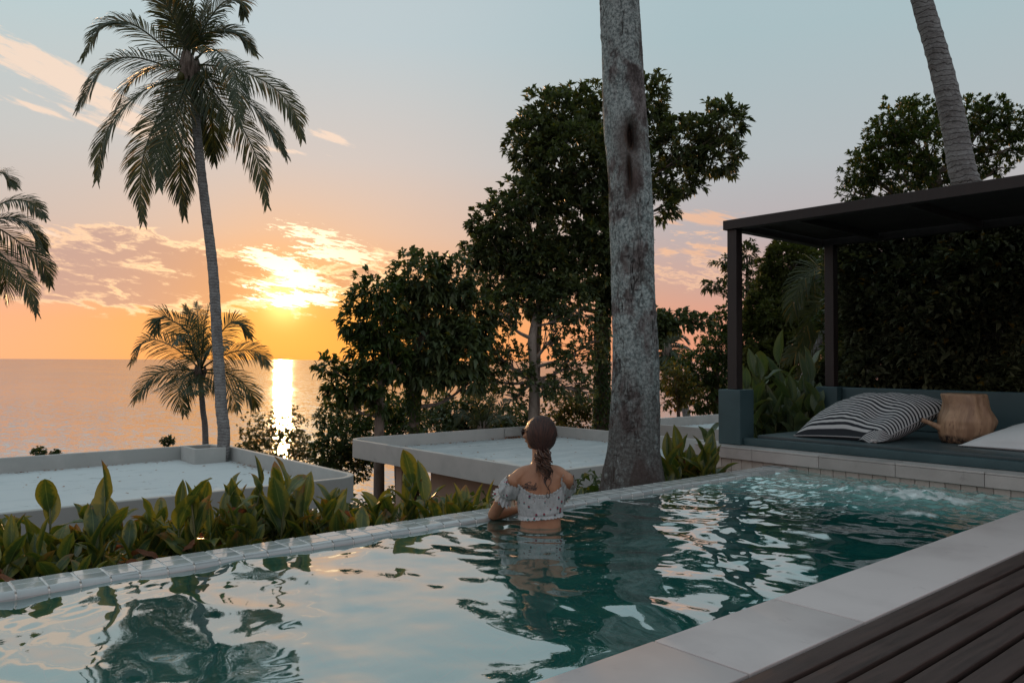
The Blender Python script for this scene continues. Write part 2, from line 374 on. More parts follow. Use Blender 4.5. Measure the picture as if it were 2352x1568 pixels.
nv = vadd(vadd(vadd(slopes(2.2, 0.34, 4), slopes(0.45, 0.26, 3)), slopes(0.06, 0.06, 3)), (0.0, 0.0, 1.0))
nv = node(nt, 'ShaderNodeVectorMath', props={'operation': 'NORMALIZE'}, i0=nv).outputs[0]
calm_ = noise(nt, 0.012, 4, 0.6, 0.5, pm)
c = mixc(nt, noise(nt, 0.02, 3, 0.5, 0, pos), (0.17, 0.215, 0.24), (0.23, 0.275, 0.295))
gl_ = node(nt, 'ShaderNodeBsdfGlossy', Color=(0.93, 0.97, 1.0), Roughness=calm_.sm(0.35, 0.65, 0.03, 0.09), Normal=nv)
df_ = node(nt, 'ShaderNodeBsdfDiffuse', Color=c)
fs_ = E(nt, node(nt, 'ShaderNodeFresnel', IOR=1.33, Normal=nv).outputs[0]).f('MINIMUM', 0.62)
p = node(nt, 'ShaderNodeMixShader', i0=fs_, i1=df_.outputs[0], i2=gl_.outputs[0])
out(nt, p.outputs[0]); MAT['sea'] = m
ang = np.linspace(0, 2 * math.pi, 97)[:-1]; rr = [20, 60, 150, 400, 1000, 3000, 10000, 30000, 60000]
V = [[r * math.cos(a), r * math.sin(a), SEA_Z] for r in rr for a in ang]
F = [[k * 96 + i, k * 96 + (i + 1) % 96, (k + 1) * 96 + (i + 1) % 96, (k + 1) * 96 + i] for k in range(len(rr) - 1) for i in range(96)]
tag(link('sea', mesh_np('sea', V, np.array(F), MAT['sea'], True)), 'calm evening sea with the sun glinting on it', kind='structure')

def ss(x, a, b):
    t = np.clip((np.asarray(x, float) - a) / (b - a), 0, 1); return t * t * (3 - 2 * t)
def ground_h(x, y):
    x = np.asarray(x, float); y = np.asarray(y, float)
    d = np.maximum(y, (x - 12.0) * 0.8)          # the slope falls to the sea and a little to the right
    h = -0.42 - 4.2 * ss(d, 5.6, 10.5) - 9.5 * ss(d, 25, 52) - 3 * ss(d, 52, 75)
    h = h + 0.10 * fbm(x * 0.5, y * 0.5, 0, 3) * ss(d, 4.0, 8)
    back = -3.0 * ss(-y, 6, 25) * 0
    return h + back
xs = np.concatenate([np.linspace(-120, -20, 26)[:-1], np.linspace(-20, 40, 151), np.linspace(40, 140, 31)[1:]])
ys = np.concatenate([np.linspace(-60, 3.9, 30)[:-1], np.linspace(3.9, 30, 90), np.linspace(30, 120, 61)[1:]])
X, Y = np.meshgrid(xs, ys); Z = ground_h(X, Y)
inpool = (X > -7) & (X < 7.3) & (Y < 4.15)
Z = np.where(inpool, np.minimum(Z, -1.3), Z)
Z = np.where((Y < 4.3) & ~inpool & (X < 7.3), -1.3, Z)
n0 = len(xs); i, j = np.meshgrid(np.arange(len(ys) - 1), np.arange(n0 - 1), indexing='ij'); b0 = (i * n0 + j).ravel()
F = np.stack([b0, b0 + 1, b0 + n0 + 1, b0 + n0], -1)
tag(link('hillside_ground', mesh_np('hillside_ground', np.stack([X.ravel(), Y.ravel(), Z.ravel()], -1), F, MAT['soil'], True)), 'dark planted slope falling from the pool to the sea', kind='structure')

# ================================================================== VILLAS
def rrect(x0, x1, y0, y1, r, n=8):
    pts = []
    for cx, cy, a in ((x1 - r, y1 - r, 0), (x0 + r, y1 - r, 90), (x0 + r, y0 + r, 180), (x1 - r, y0 + r, 270)):
        for k in range(n + 1):
            t = math.radians(a + 90 * k / n); pts.append((cx + r * math.cos(t), cy + r * math.sin(t)))
    return pts
def ring_mesh(name, outer, inner, z0, z1, mat, bev=0.012):
    n = len(outer); V = []
    rows = [(outer, z0, 0), (outer, z1 - bev, 0), (outer, z1, bev), (inner, z1, -bev), (inner, z1 - bev, 0), (inner, z0, 0)]
    cx = sum(p[0] for p in outer) / n; cy = sum(p[1] for p in outer) / n
    for pts, z, ins in rows:
        for x, y in pts:
            l = math.hypot(x - cx, y - cy); V.append((x - (x - cx) / l * ins, y - (y - cy) / l * ins, z))
    F = [(k * n + i, k * n + (i + 1) % n, (k + 1) % 6 * n + (i + 1) % n, (k + 1) % 6 * n + i) for k in range(6) for i in range(n)]
    me = mesh_np(name, V, F, mat); return me
def villa(x0, x1, y0, y1, zt, label, planter=None, drain=None):
    t = tag(empty('villa', ((x0 + x1) / 2, (y0 + y1) / 2, zt - 3.6)), label, 'villa')
    o = Vector(t.location); P = lambda ob: (setattr(ob, 'location', -o), ob)[1]
    outer = rrect(x0, x1, y0, y1, 0.6); inner = rrect(x0 + .12, x1 - .12, y0 + .12, y1 - .12, 0.48)
    P(link('parapet', ring_mesh('parapet', outer, inner, zt - 0.50, zt, MAT['villa']), t))
    # roof surface, gently uneven, and slab underside
    n = 40; gx, gy = np.meshgrid(np.linspace(x0 + .1, x1 - .1, n), np.linspace(y0 + .1, y1 - .1, n))
    # keep the sheet inside the rounded corners
    r = 0.5
    for sx, X0 in ((-1, x0 + .1 + r), (1, x1 - .1 - r)):
        for sy, Y0 in ((-1, y0 + .1 + r), (1, y1 - .1 - r)):
            m_ = (sx * (gx - X0) > 0) & (sy * (gy - Y0) > 0)
            l = np.hypot(gx - X0, gy - Y0); k = np.where(m_ & (l > r), r / np.maximum(l, 1e-6), 1.0)
            gx = np.where(m_, X0 + (gx - X0) * k, gx); gy = np.where(m_, Y0 + (gy - Y0) * k, gy)
    gz = zt - 0.34 + 0.008 * fbm(gx, gy, 2.0, 3)
    i, j = np.meshgrid(np.arange(n - 1), np.arange(n - 1), indexing='ij'); b = (i * n + j).ravel()
    P(link('roof', mesh_np('roof', np.stack([gx.ravel(), gy.ravel(), gz.ravel()], -1), np.stack([b, b + 1, b + n + 1, b + n], -1), MAT['roofcoat'], True), t))
    c = [(x, y, zt - 0.46) for x, y in inner]
    P(link('soffit', mesh_np('soffit', c, [tuple(range(len(c)))], MAT['villawall']), t))
    P(box('wall', (x0 + 0.95, x1 - 1.0, y0 + 0.9, y1 - 2.9, zt - 4.4, zt - 0.465), MAT['villawall'], t, 0.02))
    for px, py in ((x0 + 0.75, y1 - 1.9), (x1 - 0.8, y1 - 0.8)):
        P(box('column', (px - .15, px + .15, py - .15, py + .15, zt - 4.4, zt - 0.465), MAT['villawall'], t, 0.01))
    # window openings in the wall, dark glass
    g, ntg = mat('villa_glass'); out(ntg, node(ntg, 'ShaderNodeBsdfPrincipled', Base_Color=(0.02, 0.025, 0.03), Roughness=0.05).outputs[0])
    for wy in (y0 + 2.2,):
        f = P(box('window', (x0 + 0.90, x0 + 0.948, wy, wy + 1.6, zt - 3.6, zt - 1.7), MAT['darkwood'], t, 0.005))
        q = box('pane', (x0 + 0.885, x0 + 0.897, wy + .08, wy + 1.52, zt - 3.52, zt - 1.78), g, f)
    if planter:
        a, b_, c_, d = planter
        oo = rrect(a, b_, c_, d, 0.03, 2); ii = rrect(a + .1, b_ - .1, c_ + .1, d - .1, 0.02, 2)
        P(link('planter_box', ring_mesh('planter_box', oo, ii, zt - 0.5, zt + 0.03, MAT['villa']), t))
        P(box('planter_soil', (a + .09, b_ - .09, c_ + .09, d - .09, zt - 0.4, zt - 0.06), MAT['soil'], t))
    if drain:
        a, b_ = drain
        P(box('roof_drain', (a - .38, a + .38, b_ - .06, b_, zt - 0.30, zt - 0.03), MAT['villa'], t, 0.012))
        A = Acc(); rg = np.random.default_rng(3)
        for _ in range(60):
            p0 = np.array([a + rg.normal(0, .5), b_ - .1 - abs(rg.normal(0, .12)), zt - 0.325]); d1 = rg.normal(0, .05, 3); d2 = rg.normal(0, .05, 3); d1[2] = abs(d1[2]) * .5; d2[2] = abs(d2[2]) * .5
            A.add([p0 - d1 / 2, p0 + d2 / 2, p0 + d1, p0 - d2 / 2 + [0, 0, .02]], [[0, 1, 2, 3]])
        lo = tag(link('dry_leaves', A.mesh('dry_leaves', MAT['deadleaf'], False)), 'brown dry leaves blown against the corner drain of the middle roof', 'leaves', kind='stuff')
    return t
MAT['deadleaf'] = leaf_mat('dead_leaf', (0.16, 0.07, 0.03), (0.30, 0.15, 0.07), None, 0.25, 0.7, tcol=(1.6, 1.2, 0.7))
villa(-0.3, 7.75, 13.42, 21.0, -1.2, 'white flat roofed villa on the left with the tall palm growing through its roof corner', planter=(6.65, 7.44, 19.75, 20.75))
villa(11.0, 18.8, 11.6, 20.2, -1.2, 'middle white flat roofed villa beyond the woman, leaves at its far roof drain', drain=(17.2, 20.07))
villa(22.1, 29.9, 11.9, 19.8, -1.2, 'far white flat roofed villa seen between the thick trunk and the teal pillar')

for nm_, x0_, x1_, y0_, y1_, sd_ in (('left', -0.2, 7.6, 13.6, 20.8, 1), ('middle', 11.2, 18.6, 11.8, 20.0, 2), ('far', 22.3, 29.7, 12.1, 19.6, 3)):
    A = Acc(); rg = np.random.default_rng(sd_ + 40)
    for _ in range(420):
        q = rg.random()
        if q < .45: px_, py_ = rg.uniform(x0_, x1_), y1_ - abs(rg.normal(0, .10))
        elif q < .75: px_, py_ = x1_ - abs(rg.normal(0, .10)), rg.uniform(y0_, y1_)
        else: px_, py_ = rg.uniform(x0_, x1_), rg.uniform(y0_, y1_)
        s_ = rg.uniform(.012, .05); a_ = rg.random() * 6.28; d1 = np.array([math.cos(a_), math.sin(a_), .1]) * s_; d2 = np.array([-math.sin(a_), math.cos(a_), .2]) * s_ * .5
        c_ = np.array([px_, py_, -1.2 - .34 + .014]); A.add([c_ - d1, c_ + d2, c_ + d1, c_ - d2], [[0, 1, 2, 3]])
    tag(link('roof_litter', A.mesh('roof_litter', MAT['deadleaf'], False)), 'bits of dry leaf litter scattered on the %s villa roof' % nm_, kind='stuff')
# ================================================================== POOL
PX0, PX1, PY0, PY1 = -5.0, 6.94, 1.80, 3.985
pool = tag(empty('swimming_pool', (1.0, 2.9, -0.95)), 'narrow teal infinity pool with glazed tile overflow edge', 'pool')
PO = Vector(pool.location)
def inpool_(o): o.location = Vector(o.location) - PO; o.parent = pool; return o
m, nt = mat('pool_mosaic')
pos = nt.nodes.new('ShaderNodeNewGeometry').outputs['Position']
bt = node(nt, 'ShaderNodeTexBrick', Vector=node(nt, 'ShaderNodeMapping', Vector=pos, Rotation=(0, 0, 0)).outputs[0], Scale=1.0)
bt.offset = 0.0; bt.inputs['Brick Width'].default_value = 0.12; bt.inputs['Row Height'].default_value = 0.12; bt.inputs['Mortar Size'].default_value = 0.004
setin(nt, bt.inputs['Color1'], (0.17, 0.50, 0.46)); setin(nt, bt.inputs['Color2'], (0.24, 0.58, 0.53)); setin(nt, bt.inputs['Mortar'], (0.34, 0.48, 0.44))
p = node(nt, 'ShaderNodeBsdfPrincipled', Base_Color=bt.outputs[0], Roughness=0.35); out(nt, p.outputs[0]); MAT['mosaic'] = m
# basin: one shell with floor, four walls and the spa bench at the right end
zf = -0.92; zt = -0.012
V = [(PX0, PY0, zt), (PX1, PY0, zt), (PX1, PY1, zt), (PX0, PY1, zt), (PX0, PY0, zf), (PX1, PY0, zf), (PX1, PY1, zf), (PX0, PY1, zf)]
F = [(0, 1, 5, 4), (1, 2, 6, 5), (2, 3, 7, 6), (3, 0, 4, 7), (4, 5, 6, 7)]
inpool_(link('basin', mesh_np('basin', V, F, MAT['mosaic'])))
MAT['bench'] = plain('pool_bench_plaster', (0.30, 0.46, 0.42), (0.38, 0.54, 0.49), 6, 0.5)
inpool_(box('bench', (5.35, 6.935, PY0 + .005, PY1 - .005, zf + .01, -0.30), MAT['bench'], None, 0.03, 2))
# outer shell of the edge wall and grout bed under the tiles
inpool_(box('edge_wall', (PX0 - .3, PX1, PY1 + .032, 4.205, -1.35, 0.0225), MAT['grout'], None, 0.004))
inpool_(box('nosing_bed', (PX0 - .3, PX1, 3.9845, 4.016, -.11, 0.0125), MAT['grout'], None, 0.008, 2))
inpool_(box('end_wall', (PX0 - .3, PX0, 1.41, 4.0, -1.35, 0.018), MAT['grout'], None, 0.004))
pit = 0.1256; k0 = -26
tm = boxes_mesh('edge_tile', [(-.0578, .0578, -.0430, .0430, -.014, .006)], MAT['edgetile'], 0.002, 1)
# nosing piece: rounded lip dropping into the water
bm = bmesh.new(); prof = [(.0, .006)] + [(-.034 * math.sin(t), .006 - .034 + .034 * math.cos(t)) for t in np.linspace(0.25, math.pi / 2, 6)] + [(-.034, -.085), (.0, -.085)]
vs = [[bm.verts.new((x, y, z)) for y, z in prof] for x in (-.0580, .0580)]
for a_, b_ in zip(range(len(prof)), list(range(1, len(prof))) + [0]): bm.faces.new((vs[0][a_], vs[0][b_], vs[1][b_], vs[1][a_]))
bm.faces.new(vs[0][::-1]); bm.faces.new(vs[1]); bmesh.ops.recalc_face_normals(bm, faces=bm.faces)
nm = bpy.data.meshes.new('edge_nosing'); bm.to_mesh(nm); bm.free(); nm.materials.append(MAT['edgetile'])
x = 0.598 + k0 * pit * 0 - pit * 14
while x + pit / 2 < PX1 + 0.02:
    cx = x + pit / 2
    for row, yc in enumerate((4.062, 4.160)):
        inpool_(link('edge_tile', tm, None, (cx, yc, 0.020 + R.uniform(-.001, .001)), (R.gauss(0, .005), R.gauss(0, .005), 0)))
    inpool_(link('edge_nosing', nm, None, (cx, 4.0125, 0.0195 + R.uniform(-.001, .001)), (0, 0, 0)))
    x += pit
# near coping stones
inpool_(box('coping_bed', (PX0 - .3, 6.94, 1.415, 1.80, -1.3, 0.012), MAT['grout']))
xs_ = [-5.3, -4.0, -2.6, -1.2, 0.10, 1.42, 2.19, 2.96, 6.885]
for a_, b_ in zip(xs_[:-1], xs_[1:]):
    inpool_(box('coping_stone', (a_ + .004, b_ - .004, 1.412, 1.792, 0.013, 0.052), MAT['coping'], None, 0.004, 2))
# end wall under the ledge: small square tiles in courses
inpool_(box('side_wall', (PX1 + .012, 7.20, -1.5, 5.03, -1.4, 0.045), MAT['grout']))
wt = boxes_mesh('wall_tile', [(-.006, .008, -.0575, .0575, -.0575, .0575)], MAT['walltile'], 0.003, 1)
y = 5.03 - .06
while y > 1.82:
    for zc in (-0.016, -0.136, -0.256, -0.376) if y > 4.24 else (-0.016,):
        inpool_(link('wall_tile', wt, None, (PX1 + .004 + R.uniform(-.001, .001), y, zc), (R.gauss(0, .004), 0, R.gauss(0, .006))))
    y -= 0.12
ysl = [5.10, 4.41, 3.712, 3.015, 2.322, 1.63, 0.94, 0.25, -0.44]
for a_, b_ in zip(ysl[:-1], ysl[1:]):
    inpool_(box('ledge_front_stone', (6.900, 6.938, b_ + .002, a_ - .002, 0.047, 0.148), MAT['slab'], None, 0.003))
    inpool_(box('ledge_top_stone', (6.900, 7.18, b_ + .002, a_ - .002, 0.150, 0.166), MAT['slab'], None, 0.003))
inpool_(box('ledge_bed', (6.942, 7.5, -0.44, 5.09, 0.046, 0.149), MAT['slab']))

# ---- pool water: a rippled sheet
gx = np.arange(PX0 + .001, PX1 - .001, 0.0125); gy = np.linspace(PY0 + .002, PY1 - .006, 172)
X, Y = np.meshgrid(gx, gy)
rg = np.random.default_rng(23); H = np.zeros_like(X)
wx = X + 0.10 * fbm(X * 1.1, Y * 1.1, 3.0, 2); wy = Y + 0.10 * fbm(X * 1.1 + 9, Y * 1.1, 5.0, 2)
for k in range(26):
    lam = 0.22 * (4.2 ** rg.random()); th = math.pi + rg.normal(0, 0.95)
    slope = 0.024 * (lam / 0.5) ** 0.25
    kk = 2 * math.pi / lam; amp = slope / kk
    env = 0.55 + 0.45 * vnoise(X * 0.7 + k * 3.1, Y * 0.7, k * 1.3)
    H += amp * env * np.sin(kk * (wx * math.cos(th) + wy * math.sin(th)) + rg.random() * 6.28)
for k in range(30):
    lam = 0.075 * (3.0 ** rg.random()); th = math.pi + rg.normal(0, 1.3); kk = 2 * math.pi / lam
    env = np.clip(0.2 + 0.9 * vnoise(X * 1.1 + k * 2.1, Y * 1.3, k * .7), 0, 1)
    H += 0.020 / kk * env * (0.45 + 0.75 * ss(X, 2.0, 5.0)) * np.sin(kk * (wx * math.cos(th) + wy * math.sin(th)) + rg.random() * 6.28)
calm = 1 - 0.35 * np.exp(-(((X - 1.9) / 0.9) ** 2 + ((Y - 3.0) / 0.6) ** 2))
H *= calm
# rings from the bather
rp = np.hypot(X - 3.35, Y - 3.65)
H += 0.0030 * np.exp(-rp / 0.55) * np.sin(rp * 2 * math.pi / 0.16)
# chop from the jets
jet = np.exp(-(((X - 6.25) / 0.95) ** 2 + ((Y - 2.75) / 0.85) ** 2))
jet2 = ss(X, 4.2, 6.4)
def ridged(a): return 1 - 2 * np.abs(a)
ch = fbm(wx * 7, wy * 9, 1.0, 3); H += (0.009 * jet2 + 0.012 * jet) * ch * 0.62
H += (0.0045 * jet2 + 0.008 * jet) * ridged(vnoise(wx * 11 + 5, wy * 15, 4.0)) * 0.7
foam0 = np.exp(-(((X - 6.35 - .05 * vnoise(Y * 3, 0)) / 0.22) ** 2 + ((Y - 2.60) / 0.42) ** 2)) + 0.6 * np.exp(-(((X - 5.55) / 0.10) ** 2 + ((Y - 2.22) / 0.16) ** 2))
H += 0.035 * foam0 * (0.6 + 0.5 * fbm(X * 9, Y * 9, 7.0, 3)) + 0.010 * foam0 * ridged(vnoise(X * 30, Y * 30, 2))
foam = np.clip(1.25 * foam0 * (0.75 + 0.7 * fbm(X * 10, Y * 14, 3.0, 4)) + 0.30 * jet * np.clip(fbm(X * 9, Y * 14, 8.0, 4), 0, 1), 0, 1)
aer = np.clip(ss(X + 0.25 * (Y - 3) + .12 * vnoise(X * 2, Y * 2), 4.9, 6.0), 0, 1)
n0 = len(gx); i, j = np.meshgrid(np.arange(len(gy) - 1), np.arange(n0 - 1), indexing='ij'); b0 = (i * n0 + j).ravel()
F = np.stack([b0, b0 + 1, b0 + n0 + 1, b0 + n0], -1)
m, nt = mat('pool_water')
fa = E(nt, node(nt, 'ShaderNodeAttribute', props={'attribute_name': 'foam'}).outputs['Fac'])
ae = E(nt, node(nt, 'ShaderNodeAttribute', props={'attribute_name': 'aer'}).outputs['Fac'])
pos = nt.nodes.new('ShaderNodeNewGeometry').outputs['Position']
nb = bump(nt, noise(nt, 34, 3, 0.6, 0.5, pos) * (ae * 0.5 + 0.03), 0.5, 0.006)
fr = (E(nt, node(nt, 'ShaderNodeFresnel', IOR=2.6, Normal=nb).outputs[0]) * 1.65).clamp()
rf = node(nt, 'ShaderNodeBsdfRefraction', Color=mixc(nt, ae, (0.16, 0.95, 0.88), (0.42, 0.92, 0.87)), IOR=1.33, Roughness=0.0, Normal=nb)
gl = node(nt, 'ShaderNodeBsdfGlossy', Color=(0.97, 1, 1), Roughness=0.0, Normal=nb)
df = node(nt, 'ShaderNodeBsdfPrincipled', Base_Color=mixc(nt, ae, (0.015, 0.50, 0.46), (0.34, 0.70, 0.65)), Roughness=0.5)
body = node(nt, 'ShaderNodeMixShader', i0=ae * 0.62 + 0.16, i1=rf.outputs[0], i2=df.outputs[0])
w = node(nt, 'ShaderNodeMixShader', i0=fr, i1=body.outputs[0], i2=gl.outputs[0])
fo = node(nt, 'ShaderNodeBsdfPrincipled', Base_Color=(0.75, 0.82, 0.81), Roughness=0.35)
out(nt, node(nt, 'ShaderNodeMixShader', i0=fa.sm(0.25, 0.8) * 0.75, i1=w.outputs[0], i2=fo.outputs[0]).outputs[0]); MAT['water'] = m
tag(link('pool_water', mesh_np('pool_water', np.stack([X.ravel(), Y.ravel(), H.ravel()], -1), F, MAT['water'], True, attr={'foam': foam.ravel(), 'aer': aer.ravel()})),
    'rippled teal pool water reflecting the sky, bubbling at the right', kind='structure')

# ================================================================== DECK
deck = tag(empty('timber_deck', (2.0, 0.2, 0.0)), 'dark weathered timber deck of long boards beside the pool coping', 'deck')
k = 0; y = 1.398
while y > -1.6:
    w_ = 0.0845
    me = boxes_mesh('board', [(-4.6, 5.4, -w_ / 2, w_ / 2, -0.028, 0.0)], MAT['deck'], 0.005, 2)
    o = link('board', me, deck, (R.uniform(-.05, .05), y - w_ / 2 - 0.2, 0.052 + R.uniform(-.0015, .0015)), (0, 0, R.gauss(0, .0003)))
    y -= 0.1085
for xx in np.arange(-4, 5.4, 0.6):
    box('joist', (xx - .03, xx + .03, -1.75, 1.19, -0.08, 0.022), MAT['darkwood'], deck)
box('fascia', (-4.6, 5.4, 1.197, 1.2085, -0.12, 0.030), plain('fascia_wood', (0.10, 0.055, 0.03), (0.16, 0.09, 0.05), 10), deck)
box('underframe', (-4.6, 5.4, -1.8, 1.19, -0.4, -0.09), MAT['soil'], deck)

# ================================================================== PAVILION
pav = tag(empty('lounge_pavilion', (8.1, 2.6, 0.166)), 'teal plaster lounge platform with dark timber pergola at the pool end', 'pavilion')
QO = Vector(pav.location)
def inpav(o): o.location = Vector(o.location) - QO; o.parent = pav; return o
inpav(box('pillar', (7.085, 7.345, 4.665, 4.930, 0.168, 0.738), MAT['teal'], None, 0.012, 3))
inpav(box('pillar', (8.93, 9.20, 4.565, 4.84, 0.10, 0.738), MAT['teal'], None, 0.012, 3))
inpav(box('fascia', (7.13, 7.205, -1.5, 4.660, 0.168, 0.245), MAT['teal'], None, 0.006, 2))
inpav(box('shadow_step', (7.207, 7.50, -1.5, 4.60, 0.168, 0.225), MAT['teal']))
inpav(box('platform', (7.235, 9.2, -1.5, 4.558, 0.228, 0.272), MAT['tealtop'], None, 0.005, 2))
inpav(box('base', (7.52, 9.2, -1.5, 4.50, -0.4, 0.2265), MAT['teal']))
inpav(box('back_wall', (9.04, 9.22, -1.6, 4.563, 0.274, 0.730), MAT['teal'], None, 0.014, 3))
for px, py in ((7.17, 4.76), (9.02, 4.65)):
    inpav(box('post', (px, px + .112, py, py + .112, 0.739, 2.428), MAT['darkwood'], None, 0.003))
ZB0, ZB1 = 2.43, 2.53
inpav(box('beam', (7.14, 7.255, -2.2, 4.905, ZB0, ZB1), MAT['darkwood'], None, 0.003))
inpav(box('beam', (9.03, 9.14, -2.2, 4.905, ZB0, ZB1), MAT['darkwood'], None, 0.003))
inpav(box('beam', (7.257, 9.028, 4.79, 4.900, ZB0 + .001, ZB1 - .001), MAT['darkwood'], None, 0.003))
for yy in (4.12, 3.05, 1.98, 0.91, -0.16, -1.23):
    inpav(box('joist', (7.257, 9.028, yy - .025, yy + .025, ZB0 + .004, ZB1 - .03), MAT['darkwood'], None, 0.002))
sm_ = boxes_mesh('slat', [(-.019, .019, -3.5, 3.49, -.011, .011)], MAT['darkwood'], 0.002)
for k in range(36):
    inpav(link('slat', sm_, None, (7.29 + k * 0.0485, 1.285, ZB1 - .014), (0, 0, 0)))

# ---- cushions
def cushion(name, A, B, C, D, h, n, mat_, floor, wr=0.02, sag=0.6, seed=1, fold=None):
    A, B, C, D = [np.array(p, float) for p in (A, B, C, D)]
    u = np.linspace(-1, 1, n); U, Vv = np.meshgrid(u, u)
    uu, vv = (U + 1) / 2, (Vv + 1) / 2
    # edges bow inwards between pinched corners
    bow = 0.10
    uu2 = uu + (0.5 - uu) * bow * (1 - Vv ** 2); vv2 = vv + (0.5 - vv) * bow * (1 - U ** 2)
    P = ((1 - vv2)[..., None] * ((1 - uu2)[..., None] * A + uu2[..., None] * B) + vv2[..., None] * ((1 - uu2)[..., None] * D + uu2[..., None] * C))
    nrm = np.cross(B - A, D - A); nrm /= np.linalg.norm(nrm); nrm = nrm * (1 if nrm[2] > 0 else -1)
    t = np.clip((1 - np.abs(U) ** 2.3) * (1 - np.abs(Vv) ** 2.3), 0, 1) ** 0.55
    wn = fbm(U * 2.2 + seed, Vv * 2.2, seed, 4) * wr + wr * 0.9 * ridged(vnoise(U * 2.4 + seed * 3, Vv * 3.1, 1.5))
    edge = (np.maximum(np.abs(U), np.abs(Vv))) ** 4
    wn = wn * (0.4 + 0.8 * edge) * (t > 0)
    if fold: 
        fu, fv, fr_, fd = fold
        g = np.exp(-(((U - fu) / fr_) ** 2 + ((Vv - fv) / (fr_ * 1.6)) ** 2)); wn = wn - g * fd
    top = P + (nrm * 1.0) * (t * h + wn * t)[..., None]
    bot = P - nrm * (t * h * sag)[..., None]
    bot[..., 2] = np.maximum(bot[..., 2], floor + 0.001); top[..., 2] = np.maximum(top[..., 2], floor + 0.008)
    V = np.vstack([top.reshape(-1, 3), bot.reshape(-1, 3)])
    uv = np.vstack([np.stack([uu.ravel(), vv.ravel()], -1)] * 2)
    i, j = np.meshgrid(np.arange(n - 1), np.arange(n - 1), indexing='ij'); b = (i * n + j).ravel(); q = n * n
    F = np.vstack([np.stack([b, b + 1, b + n + 1, b + n], -1), np.stack([b + q, b + n + q, b + n + 1 + q, b + 1 + q], -1)])
    # welt seam all round
    ring = [(0, k) for k in range(n - 1)] + [(k, n - 1) for k in range(n - 1)] + [(n - 1, n - 1 - k) for k in range(n - 1)] + [(n - 1 - k, 0) for k in range(n - 1)]
    F2 = [[a * n + b_, c_ * n + d_, c_ * n + d_ + q, a * n + b_ + q] for (a, b_), (c_, d_) in zip(ring, ring[1:] + ring[:1])]
    F = np.vstack([F, np.array(F2)])
    me = mesh_np(name, V, F, mat_, True, uv=uv)
    edgepts = [top[a, b_] for a, b_ in ring[::2]]
    return me, edgepts
m, nt = mat('striped_canvas')
uvn = node(nt, 'ShaderNodeSeparateXYZ', i0=nt.nodes.new('ShaderNodeTexCoord').outputs['UV'])
vv_ = E(nt, uvn.outputs[1]); st = (vv_ * 25.0).f('FRACT')
s_ = st.sm(0.46, 0.50) - st.sm(0.955, 0.995)
c = mixc(nt, s_, (0.016, 0.022, 0.028), (0.50, 0.53, 0.53))
p = node(nt, 'ShaderNodeBsdfPrincipled', Base_Color=c, Roughness=0.9, Normal=bump(nt, noise(nt, 260, 2), 0.25, 0.001)); out(nt, p.outputs[0]); MAT['stripe'] = m
me, ed = cushion('cover', (7.36, 4.22, .285), (7.44, 3.36, .30), (8.40, 3.02, .63), (8.45, 4.28, .46), 0.275, 90, MAT['stripe'], 0.273, 0.030, 0.75, 3, (0.55, -0.45, 0.30, 0.13))
bag = tag(empty('floor_cushion', (7.9, 3.7, 0.273)), 'big floor cushion with navy and white stripes slumped against the teal wall', 'cushion')
o = link('cover', me, bag, -Vector(bag.location))
A = Acc(); A.tube([tuple(p) for p in ed] + [tuple(ed[0])], 0.006, 5)
link('piping', A.mesh('piping', plain('piping_cloth', (0.35, 0.36, 0.36), (0.45, 0.46, 0.46))), bag, -Vector(bag.location))
# folded front corner showing the inside stripes
def fold_mesh():
    n = 24; P = []; uv = []
    a = np.array((7.41, 3.58, .285)); b = np.array((7.39, 3.38, .278)); c0 = np.array((7.47, 3.46, .40)); d0 = np.array((7.54, 3.30, .34))
    for i in range(n):
        for j in range(n):
            u, v = i / (n - 1), j / (n - 1)
            p = (1 - u) * ((1 - v) * a + v * b) + u * ((1 - v) * c0 + v * d0)
            p = p + np.array((-0.05, -0.03, 0.01)) * math.sin(math.pi * v) * (0.4 + u * .6) + np.array((.0, 0, .012)) * math.sin(9 * v + 4 * u)
            P.append(p); uv.append((u, v * 0.5))
    i, j = np.meshgrid(np.arange(n - 1), np.arange(n - 1), indexing='ij'); q = (i * n + j).ravel()
    P = np.array(P); P2 = P + np.array([.006, .006, 0])
    F = np.stack([q, q + 1, q + n + 1, q + n], -1)
    return mesh_np('folded_corner', np.vstack([P, P2]), np.vstack([F, F[:, ::-1] + n * n]), MAT['stripe'], True, uv=uv + uv)
link('folded_corner', fold_mesh(), bag, -Vector(bag.location))
box('care_label', (7.392, 7.398, 3.40, 3.455, 0.277, 0.305), plain('label_cloth', (0.5, 0.5, 0.48), (0.6, 0.6, 0.58)), bag).location = -Vector(bag.location)
me, ed = cushion('white_cushion', (7.70, 2.80, .285), (7.55, 1.50, .29), (8.60, 1.45, .40), (8.65, 2.52, .36), 0.20, 60, plain('white_canvas', (0.60, 0.64, 0.64), (0.68, 0.71, 0.71), 3, 0.85, 0.3, 200, 0.001), 0.273, 0.014, 0.6, 8)
wc = tag(empty('white_cushion', (8.1, 2.1, 0.273)), 'plain white floor cushion cut off by the right edge of the picture', 'cushion')
link('cover', me, wc, -Vector(wc.location))
A = Acc(); A.tube([tuple(p) for p in ed] + [tuple(ed[0])], 0.005, 5); link('piping', A.mesh('piping', plain('white_piping', (0.5, 0.52, 0.52), (0.6, 0.62, 0.62))), wc, -Vector(wc.location))

